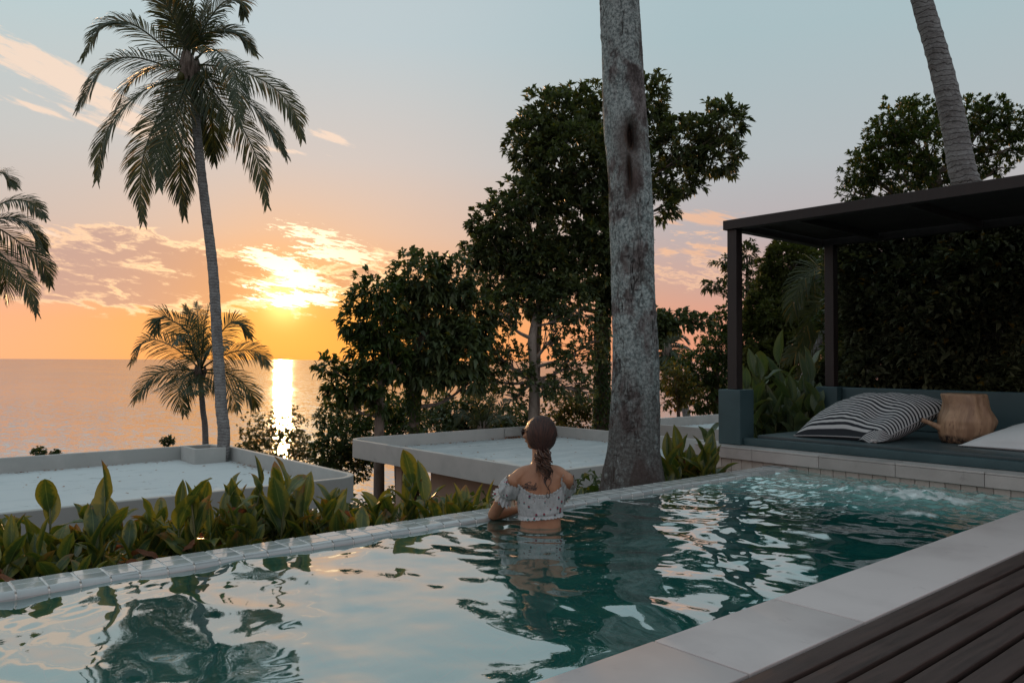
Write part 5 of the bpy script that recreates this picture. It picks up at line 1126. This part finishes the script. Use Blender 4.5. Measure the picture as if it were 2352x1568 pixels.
def make_body():
    A = Acc()
    th = np.linspace(0, 2 * math.pi, 41)[:-1]; zs = np.linspace(-.42, .54, 90)
    V = np.concatenate([torso_pt(z, th) for z in zs]); n, s = 90, 40
    i, j = np.meshgrid(np.arange(n - 1), np.arange(s), indexing='ij'); j2 = (j + 1) % s
    F = np.stack([i * s + j, i * s + j2, (i + 1) * s + j2, (i + 1) * s + j], -1).reshape(-1, 4)
    F = np.vstack([F, [[(n - 1) * s + k, (n - 1) * s + (k + 1) % s, (n - 1) * s + (s // 2), (n - 1) * s + (s // 2)] for k in range(s - 1) if k not in (s // 2, s // 2 - 1)], [[(k + 1) % s, k, s // 2, s // 2] for k in range(s - 1) if k not in (s // 2, s // 2 - 1)]])
    A.add(V, F)
    def caps(pts, rad, sd=14):
        P = spline(pts, max(8, 5 * len(pts))); r = np.interp(np.linspace(0, 1, len(P)), np.linspace(0, 1, len(rad)), rad)
        # rounded ends
        d0 = nrm(P[0] - P[1]); d1 = nrm(P[-1] - P[-2])
        k = [math.sin(a) for a in (0.12, .6, 1.1)]; q = [math.cos(a) for a in (0.12, .6, 1.1)]
        P = np.vstack([[P[0] + d0 * r[0] * q_ for q_ in q], P, [P[-1] + d1 * r[-1] * q_ for q_ in q[::-1]]]); r = np.concatenate([[r[0] * k_ for k_ in k], r, [r[-1] * k_ for k_ in k[::-1]]])
        V, F = tube_np(P, r, sd); V = np.vstack([V, P[0]]); t = len(V) - 1
        A.add(V, np.vstack([F, [[(q_ + 1) % sd, q_, t, t] for q_ in range(sd)]]))
    def ell(c, r, rot=None):
        th_, ph = np.meshgrid(np.linspace(0.02, math.pi - .02, 18), np.linspace(0, 2 * math.pi, 25)[:-1], indexing='ij')
        V = np.stack([np.sin(th_) * np.cos(ph), np.sin(th_) * np.sin(ph), np.cos(th_)], -1).reshape(-1, 3) * r
        if rot is not None: V = V @ rot.T
        V = V + c; n, s = 18, 24; i, j = np.meshgrid(np.arange(n - 1), np.arange(s), indexing='ij'); j2 = (j + 1) % s
        F = np.stack([(i + 1) * s + j, (i + 1) * s + j2, i * s + j2, i * s + j], -1).reshape(-1, 4)
        V = np.vstack([V, V[:s].mean(0), V[-s:].mean(0)]); t = len(V) - 2
        A.add(V, np.vstack([F, [[k, (k + 1) % s, t, t] for k in range(s)], [[(n - 1) * s + (k + 1) % s, (n - 1) * s + k, t + 1, t + 1] for k in range(s)]]))
    # shoulders and arms
    for s_, sh, el, wr in ((-1, (-.165, .005, .278), (-.300, .170, .035), (-.085, .300, .065)), (1, (.160, .015, .285), (.075, .235, .085), (-.175, .345, .068))):
        sh, el, wr = map(np.array, (sh, el, wr)); nk = np.array([s_ * .055, .0, .345])
        caps([nk, (nk + sh) / 2 + [0, 0, .012], sh], [.040, .046, .046])
        caps([sh, sh * .65 + el * .35 + [s_ * .006, 0, 0], sh * .3 + el * .7, el], [.050, .046, .041, .036])
        caps([el, el * .7 + wr * .3 + [0, 0, -.004], wr], [.037, .036, .024])
        d = nrm(wr - el); pe = wr + d * .05 + [0, 0, -.005]
        caps([wr, wr + d * .03, wr + d * .075 + [0, 0, -.004]], [.024, .030, .030])
        side = nrm(np.cross(d, [0, 0, 1.0]))
        for f, (o, L_) in enumerate(((-.027, .060), (-.009, .068), (.009, .064), (.026, .050))):
            b = wr + d * .085 + side * o + [0, 0, .0]; caps([b - d * .02, b + d * L_ * .45 + [0, 0, .006], b + d * L_ * .85 + [0, 0, -.012], b + d * L_ + [0, 0, -.026]], [.0095, .009, .008, .007], 8)
        b = wr + d * .025 + side * -s_ * .022; caps([b, b + d * .03 - side * s_ * .018 + [0, 0, -.004], b + d * .055 - side * s_ * .022 + [0, 0, -.012]], [.012, .010, .009], 8)
    # head: turned to her left
    hy = math.radians(50); Rz = np.array([[math.cos(hy), -math.sin(hy), 0], [math.sin(hy), math.cos(hy), 0], [0, 0, 1]])
    hc = np.array([-.012, .040, .575]); H = lambda v: hc + Rz @ np.array(v, float)
    ell(hc + [0, 0, .015], (.072, .090, .090), Rz); ell(H((0, .032, -.035)), (.054, .058, .068), Rz); ell(H((0, .055, -.082)), (.028, .030, .024), Rz); ell(H((0, .010, -.05)), (.056, .06, .05), Rz)
    caps([H((0, .088, .008)), H((0, .104, -.016)), H((0, .110, -.028))], [.008, .010, .012], 8)            # nose
    ell(H((0, .098, -.052)), (.020, .010, .006), Rz); ell(H((0, .096, -.062)), (.018, .010, .006), Rz)        # lips
    ell(H((0, .080, .022)), (.052, .018, .010), Rz)                                                        # brow
    for s_ in (-1, 1):
        ell(H((s_ * .072, .000, -.012)), (.007, .017, .029), Rz); ell(H((s_ * .040, .070, -.022)), (.022, .022, .020), Rz)
        ell(H((s_ * .028, .086, .004)), (.012, .010, .010), Rz)
    # hips and legs standing on the pool floor
    for s_ in (-1, 1):
        caps([(s_ * .085, .01, -.28), (s_ * .088, .02, -.40), (s_ * .075, .0, -.58), (s_ * .072, .01, -.70), (s_ * .070, -.01, -.85)], [.090, .085, .058, .052, .036])
        caps([(s_ * .070, -.02, -.87), (s_ * .075, .05, -.885), (s_ * .08, .13, -.895)], [.034, .034, .022])
    me = A.mesh('body', MAT['skin'])
    o = link('body', me); md = o.modifiers.new('remesh', 'REMESH'); md.mode = 'VOXEL'; md.voxel_size = 0.0052; md.use_smooth_shade = True
    s2 = o.modifiers.new('smooth', 'SMOOTH'); s2.iterations = 7; s2.factor = 0.5
    dg = bpy.context.evaluated_depsgraph_get(); me2 = bpy.data.meshes.new_from_object(o.evaluated_get(dg)); o.modifiers.clear(); 
    co = np.zeros(len(me2.vertices) * 3, dtype=np.float32); me2.vertices.foreach_get('co', co); co = wls(co.reshape(-1, 3)).astype(np.float32)
    me2.vertices.foreach_set('co', co.ravel()); me2.update(); me2.name = 'body'; me2.materials.clear(); me2.materials.append(MAT['skin']); me2.shade_smooth()
    bpy.data.objects.remove(o); return me2, Rz, hc
wroot = tag(empty('person', (WO.x, WO.y, -0.92)), 'woman in the pool seen from behind, flowered white top, low ponytail, leaning on edge', 'person')
WOFF = -Vector(wroot.location)
bme, RzH, HC = make_body()
link('body', bme, wroot, WOFF)
def H(v): return HC + RzH @ np.array(v, float)

# ---- hair
m, nt = mat('brown_hair')
uvn = node(nt, 'ShaderNodeSeparateXYZ', i0=nt.nodes.new('ShaderNodeTexCoord').outputs['UV']); u = E(nt, uvn.outputs[0])
st = noise(nt, 1.0, 4, 0.7, 0, node(nt, 'ShaderNodeMapping', Vector=nt.nodes.new('ShaderNodeTexCoord').outputs['UV'], Scale=(90, 3, 1)).outputs[0])
c = mixc(nt, st.sm(0.35, 0.7), (0.012, 0.005, 0.004), (0.085, 0.030, 0.017))
p = node(nt, 'ShaderNodeBsdfPrincipled', Base_Color=c, Roughness=0.5, Normal=bump(nt, st, 1.0, 0.006)); p.inputs['Specular IOR Level'].default_value = 0.4
out(nt, p.outputs[0]); MAT['hair'] = m
m2, nt = mat('brown_hair_tail')
r = E(nt, nt.nodes.new('ShaderNodeNewGeometry').outputs['Random Per Island'])
c = mixc(nt, r, (0.016, 0.007, 0.005), (0.15, 0.075, 0.045)); out(nt, node(nt, 'ShaderNodeBsdfPrincipled', Base_Color=c, Roughness=0.45).outputs[0]); MAT['hairtail'] = m2  # each strand takes a random tone from near black to mid brown
# cap: pulled back smoothly to a low knot at the nape
knot = np.array([.008, -.040, .440])
pole = nrm(np.array([0, -.75, -.66])); 
na_, nb_ = 30, 96; V = []; uv = []
ax2 = nrm(np.cross(pole, [1.0, 0, 0])); ax1 = np.cross(ax2, pole)
hcc = HC + np.array([.017, -.012, -.004])
for i in range(na_):
    f = i / (na_ - 1); a = 0.05 + f * 2.02
    for j in range(nb_ + 1):
        b = j / nb_ * 2 * math.pi
        d = pole * math.cos(a) + (ax1 * math.cos(b) + ax2 * math.sin(b)) * math.sin(a)
        # hair line: leave the face open on the turned side
        face = RzH @ np.array([0, 1, -.35]); face = face / np.linalg.norm(face)
        cf = float(np.dot(d, face)); rr_ = np.array([.0965, .102, .120])
        if cf > .38: d = nrm(d - face * (cf - .38) * 1.0)
        pt = hcc + d * rr_ * (1 + 0.012 * float(vnoise(b * 6, a * .6, 1.0)) + 0.006 * float(vnoise(b * 26, a * .7, 2.0)))
        w_ = max(0, 1 - a / .50) ** 1.3
        pt = pt * (1 - w_) + (knot + d * .018) * w_ if a < .50 else pt
        V.append(pt); uv.append((j / nb_, f))
i, j = np.meshgrid(np.arange(na_ - 1), np.arange(nb_), indexing='ij'); b = (i * (nb_ + 1) + j).ravel(); b1 = b + nb_ + 1
hm = mesh_np('hair', wls(np.array(V)), np.stack([b, b + 1, b1 + 1, b1], -1), MAT['hair'], True, uv=uv)
hair = link('hair', hm, wroot, WOFF)
# knot of twisted locks and hanging curls
A = Acc(); g = np.random.default_rng(6)
for k in range(46):
    a = g.random() * 6.28; t0 = g.random(); s = knot + [math.cos(a) * .034, -.012 + math.sin(a) * .016, .026 * g.normal() * .6]
    P = [s + [0, 0, .02]]; 
    for q in range(1, 7): P.append(s + [.030 * math.cos(a + q * 1.1) * (1 - q * .07) + q * .002, -.016 + .022 * math.sin(a + q * 1.1), -.010 * q * (0.6 + t0)])
    A.tube(spline(P, 16), np.linspace(.0042, .0022, 16), 5)
for k in range(34):
    a = g.random() * 6.28; s = knot + [.014 + g.normal() * .012, -.022 + g.normal() * .006, -.02]
    L_ = g.uniform(.04, .125); ph = g.random() * 6.28; P = [s]
    for q in range(1, 8): P.append(s + [.016 * q / 7 + .010 * math.sin(ph + q * 1.0) + g.normal() * .002, -.022 - .004 * math.cos(ph + q), -L_ * q / 7])
    A.tube(spline(P, 18), np.linspace(.0034, .0012, 18), 4)
for cx_, z0_, z1_, am in ((.030, .37, .235, .012), (.052, .36, .245, -.010), (.040, .37, .215, .015)):        # wet dark curls
    P = [(cx_ + am * math.sin(q * .9), -.070 - .010 * math.cos(q * .9) - .012 * q / 9, z0_ + (z1_ - z0_) * q / 9) for q in range(10)]; A.tube(spline(P, 26), np.linspace(.0065, .0018, 26), 6)
A.tube(spline([(.040, -.088, .225), (.030, -.090, .205), (.038, -.090, .188), (.050, -.090, .196), (.052, -.090, .220)], 14), [.0018] * 14, 5)
fx = A.mesh('ponytail', MAT['hairtail']); co = np.zeros(len(fx.vertices) * 3, dtype=np.float32); fx.vertices.foreach_get('co', co); fx.vertices.foreach_set('co', wls(co.reshape(-1, 3)).astype(np.float32).ravel()); fx.update()
link('ponytail', fx, wroot, WOFF)
def wmesh(A, name, mt):
    me = A.mesh(name, mt); co = np.zeros(len(me.vertices) * 3, dtype=np.float32); me.vertices.foreach_get('co', co); me.vertices.foreach_set('co', wls(co.reshape(-1, 3)).astype(np.float32).ravel()); me.update(); return me
A = Acc()
for k in range(70):     # flyaway strands
    a = g.uniform(-1.2, 1.5); s = hcc + np.array([math.sin(a) * .092, -.02, math.cos(a) * .10]); e = s + g.normal(size=3) * [.012, .01, .012] + [math.sin(a) * .008, -.005, -.03]; A.tube(spline([s, (s + e) / 2 + g.normal(size=3) * .006, e], 5), [.0008] * 5, 3)
link('loose_strands', wmesh(A, 'loose_strands', MAT['hairtail']), wroot, WOFF)
# sunglasses, earring, necklace
A = Acc()
for s_ in (-1, 1):
    A.tube([H((s_ * .070, .088, .010)), H((s_ * .078, .05, .012)), H((s_ * .079, .0, .010))], [.0028, .0025, .0022], 6)
    P = [H((s_ * .034 + .028 * math.cos(t), .101 - .012 * abs(math.cos(t)) * (s_ * math.cos(t) > 0), .002 + .021 * math.sin(t))) for t in np.linspace(0, 6.28, 17)]; A.tube(P, [.0022] * 17, 5)
sg_ = link('sunglasses', wmesh(A, 'sunglasses', MAT['darkwood']), wroot, WOFF)
for s_ in (-1, 1):
    P = [H((s_ * .034, .098, .002))] + [H((s_ * .034 + .027 * math.cos(t), .101 - .012 * abs(math.cos(t)) * (s_ * math.cos(t) > 0), .002 + .020 * math.sin(t))) for t in np.linspace(0, 6.28, 17)[:-1]]
    link('lens', mesh_np('lens', wls(np.array(P)), [(0, k + 1, (k + 1) % 16 + 1) for k in range(16)], MAT['darkwood'], True), sg_)
gm, nt = mat('gold'); out(nt, node(nt, 'ShaderNodeBsdfPrincipled', Base_Color=(.7, .45, .2), Metallic=1.0, Roughness=.25).outputs[0])
A = Acc(); A.tube([H((-.079 + .008 * math.cos(t) * 0, .004 + .008 * math.cos(t), -.048 + .008 * math.sin(t))) for t in np.linspace(0, 6.28, 13)], [.0013] * 13, 5); link('earring', wmesh(A, 'earring', gm), wroot, WOFF)
nm_ = plain('pink_cord', (.35, .10, .10), (.45, .15, .14))
A = Acc(); A.tube([(.0 + .0555 * math.cos(t), .012 + .0535 * math.sin(t), .398 + .012 * math.sin(t)) for t in np.linspace(0, 6.28, 33)], [.0016] * 33, 5); link('necklace', wmesh(A, 'necklace', nm_), wroot, WOFF)

# ---- crop top
m, nt = mat('flowered_cotton')
pos = nt.nodes.new('ShaderNodeTexCoord').outputs['Object']
vs = node(nt, 'ShaderNodeTexVoronoi', Vector=pos, Scale=27.0, Randomness=0.85); dist = E(nt, vs.outputs['Distance'])
vc = E(nt, node(nt, 'ShaderNodeSeparateColor', i0=vs.outputs['Color']).outputs[0])
nz_ = noise(nt, 120, 3, 0.6, 0, pos)
vs2 = node(nt, 'ShaderNodeTexVoronoi', Vector=node(nt, 'ShaderNodeMapping', Vector=pos, Location=(.0, .0, .0075)).outputs[0], Scale=27.0, Randomness=0.85)
vs3 = node(nt, 'ShaderNodeTexVoronoi', Vector=pos, Scale=55.0); vc3 = E(nt, node(nt, 'ShaderNodeSeparateColor', i0=vs3.outputs['Color']).outputs[1])
c = mixc(nt, nz_.sm(0.3, 0.7), (0.48, 0.53, 0.54), (0.60, 0.64, 0.64))
c = mixc(nt, E(nt, vs3.outputs['Distance']).sm(0.16, 0.10) * vc3.sm(0.72, 0.74), c, (0.40, 0.16, 0.14))
c = mixc(nt, (E(nt, vs2.outputs['Distance']) + nz_ * .08).sm(0.28, 0.22) * vc.sm(0.20, 0.22), c, (0.045, 0.18, 0.17))
c = mixc(nt, (dist + nz_ * .08).sm(0.27, 0.21) * vc.sm(0.28, 0.30), c, (0.34, 0.07, 0.10))
c = mixc(nt, (dist + nz_ * .08).sm(0.16, 0.12) * vc.sm(0.70, 0.72), c, (0.09, 0.03, 0.14))
p = node(nt, 'ShaderNodeBsdfPrincipled', Base_Color=c, Roughness=0.85, Normal=bump(nt, nz_, 0.3, 0.002)); t = node(nt, 'ShaderNodeBsdfTranslucent', Color=c)
out(nt, node(nt, 'ShaderNodeMixShader', i0=0.2, i1=p.outputs[0], i2=t.outputs[0]).outputs[0]); MAT['cotton'] = m
nt_, nr_ = 160, 44; V = []
for i in range(nr_):
    f = i / (nr_ - 1)
    for j in range(nt_):
        th = j / nt_ * 2 * math.pi; s_ = math.sin(th); c_ = math.cos(th)
        top = 0.198 + 0.085 * abs(c_) ** 2.2 + 0.02 * max(0, s_) + 0.003 * math.sin(th * 46); bot = 0.052 + 0.012 * c_ + 0.0025 * math.sin(th * 38)
        z = bot + (top - bot) * f
        gather = 0.0028 * math.sin(th * 34 + 2 * math.sin(f * 5)) * (0.3 + abs(f - .5) * 1.6) + 0.003 * float(vnoise(th * 5, f * 5, 2))
        off = 0.009 + gather + 0.006 * (abs(f - .93) < .045) * math.sin((f - .885) / .09 * math.pi) * -1 - 0.004 * math.exp(-((f - .12) / .03) ** 2) + .006 * max(0, .08 - f) / .08 + .004 * max(0, f - .95) / .05
        q = torso_pt(z, th, off); V.append(q)
V = np.array(V); i, j = np.meshgrid(np.arange(nr_ - 1), np.arange(nt_), indexing='ij'); j2 = (j + 1) % nt_
F = np.stack([i * nt_ + j, i * nt_ + j2, (i + 1) * nt_ + j2, (i + 1) * nt_ + j], -1).reshape(-1, 4)
ct_ = link('crop_top', mesh_np('crop_top', wls(V), F, MAT['cotton'], True), wroot, WOFF)
def sleeve(sh, el, s_):
    sh, el = np.array(sh), np.array(el); d = nrm(el - sh); L_ = np.linalg.norm(el - sh)
    inn = nrm(np.array([-s_ * 1.0, 0, .25]) - d * np.dot([-s_, 0, .25], d)); o2 = np.cross(d, inn)
    n, s = 26, 120; V = []
    for i in range(n):
        f = i / (n - 1)
        for j in range(s):
            a = j / s * 2 * math.pi; ia = math.cos(a)            # +1: side towards the chest
            t = -0.10 + 0.56 * f + 0.05 * (-ia) * (1 - f) * .6 - (0.10 * max(0, ia) * (1 - f))
            base = np.interp(f, [0, .08, .35, .62, .74, .80, 1], [.056, .058, .068, .070, .055, .053, .075])
            r_ = base + np.interp(f, [0, .06, .74, 1], [.004, .001, .001, .009]) * math.sin(a * 17 + f * 1.5) + .004 * math.sin(a * 9 + f * 7) * (0.1 < f < .75) + .006 * float(vnoise(a * 2.5, f * 4, s_ * 3))
            V.append(sh + d * L_ * (t + .004 * math.sin(a * 23)) + inn * r_ * ia + o2 * r_ * math.sin(a))
    i, j = np.meshgrid(np.arange(n - 1), np.arange(s), indexing='ij'); j2 = (j + 1) % s
    F = np.stack([i * s + j, i * s + j2, (i + 1) * s + j2, (i + 1) * s + j], -1).reshape(-1, 4)
    link('sleeve', mesh_np('sleeve', wls(np.array(V)), F, MAT['cotton'], True), wroot, WOFF)
sleeve((-.172, .006, .262), (-.300, .170, .035), -1); sleeve((.168, .016, .262), (.075, .235, .085), 1)
# wide neckline ruffle
V = []; n, s = 6, 360
for i in range(n):
    f = i / (n - 1)
    for j in range(s):
        th = j / s * 2 * math.pi; c_ = math.cos(th); z = 0.198 + 0.085 * abs(c_) ** 2.2 + 0.02 * max(0, math.sin(th)) - .010 + .018 * f + .0015 * math.sin(th * 61)
        V.append(torso_pt(z, th, .011 + .004 * math.sin(th * 43) * f))
i, j = np.meshgrid(np.arange(n - 1), np.arange(s), indexing='ij'); j2 = (j + 1) % s
link('neck_ruffle', mesh_np('neck_ruffle', wls(np.array(V)), np.stack([i * s + j, i * s + j2, (i + 1) * s + j2, (i + 1) * s + j], -1).reshape(-1, 4), MAT['cotton'], True), wroot, WOFF)
# bikini bottom
V = []; n, s = 14, 80
for i in range(n):
    for j in range(s):
        th = j / s * 2 * math.pi; V.append(torso_pt(-.045 - .20 * i / (n - 1), th, .005))
i, j = np.meshgrid(np.arange(n - 1), np.arange(s), indexing='ij'); j2 = (j + 1) % s
link('bikini_bottom', mesh_np('bikini_bottom', wls(np.array(V)), np.stack([i * s + j, i * s + j2, (i + 1) * s + j2, (i + 1) * s + j], -1).reshape(-1, 4), MAT['cotton'], True), wroot, WOFF)
# tattoo: two lines of looped script on the left shoulder blade, lying on the skin
ink, nt = mat('tattoo_ink'); out(nt, node(nt, 'ShaderNodeBsdfPrincipled', Base_Color=(.030, .030, .034), Roughness=.6).outputs[0])
from mathutils.bvhtree import BVHTree
bv = BVHTree.FromPolygons([v.co for v in bme.vertices], [tuple(p.vertices) for p in bme.polygons])
def on_skin(x, z):
    o = Vector(wls(np.array([x, -.30, z]))); h = bv.ray_cast(o, FW)
    return np.array(h[0] - FW * 0.0012) if h[0] else None
A = Acc()
def script(x0, z0, w_, h_, loops, slant=.35, k0=0.0):
    P = []
    for q in range(loops * 10 + 1):
        t = q / (loops * 10); a = t * loops * 2 * math.pi + k0; hh = h_ * (1 + .8 * math.sin(t * 7.3 + k0) * (math.sin(t * 17) > .3)); y_ = hh * math.sin(a)
        p_ = on_skin(x0 + w_ * t + h_ * .5 * math.cos(a) + slant * y_, z0 + y_ - .006 * t)
        if p_ is not None: P.append(p_)
    if len(P) > 3: A.tube(P, [.0011] * len(P), 4)
script(-.098, .262, .062, .0065, 8); script(-.108, .244, .080, .0060, 10, k0=1.0); script(-.100, .250, .070, .0035, 12, k0=2.0)
for pts in ([(-.104, .262), (-.096, .270), (-.086, .268), (-.080, .258), (-.088, .248)], [(-.092, .272), (-.078, .280), (-.066, .284), (-.062, .278), (-.074, .272)], [(-.118, .250), (-.112, .258), (-.104, .252), (-.108, .240), (-.118, .233)], [(-.040, .262), (-.034, .276), (-.030, .270), (-.038, .252)], [(-.08, .232), (-.05, .236), (-.03, .242), (-.024, .256)]):
    P = [on_skin(x, z) for x, z in spline([(x, z, 0) for x, z in pts], 12)[:, :2]]; P = [p_ for p_ in P if p_ is not None]
    if len(P) > 3: A.tube(P, [.0016] * len(P), 4)
link('tattoo', A.mesh('tattoo', ink), wroot, WOFF)
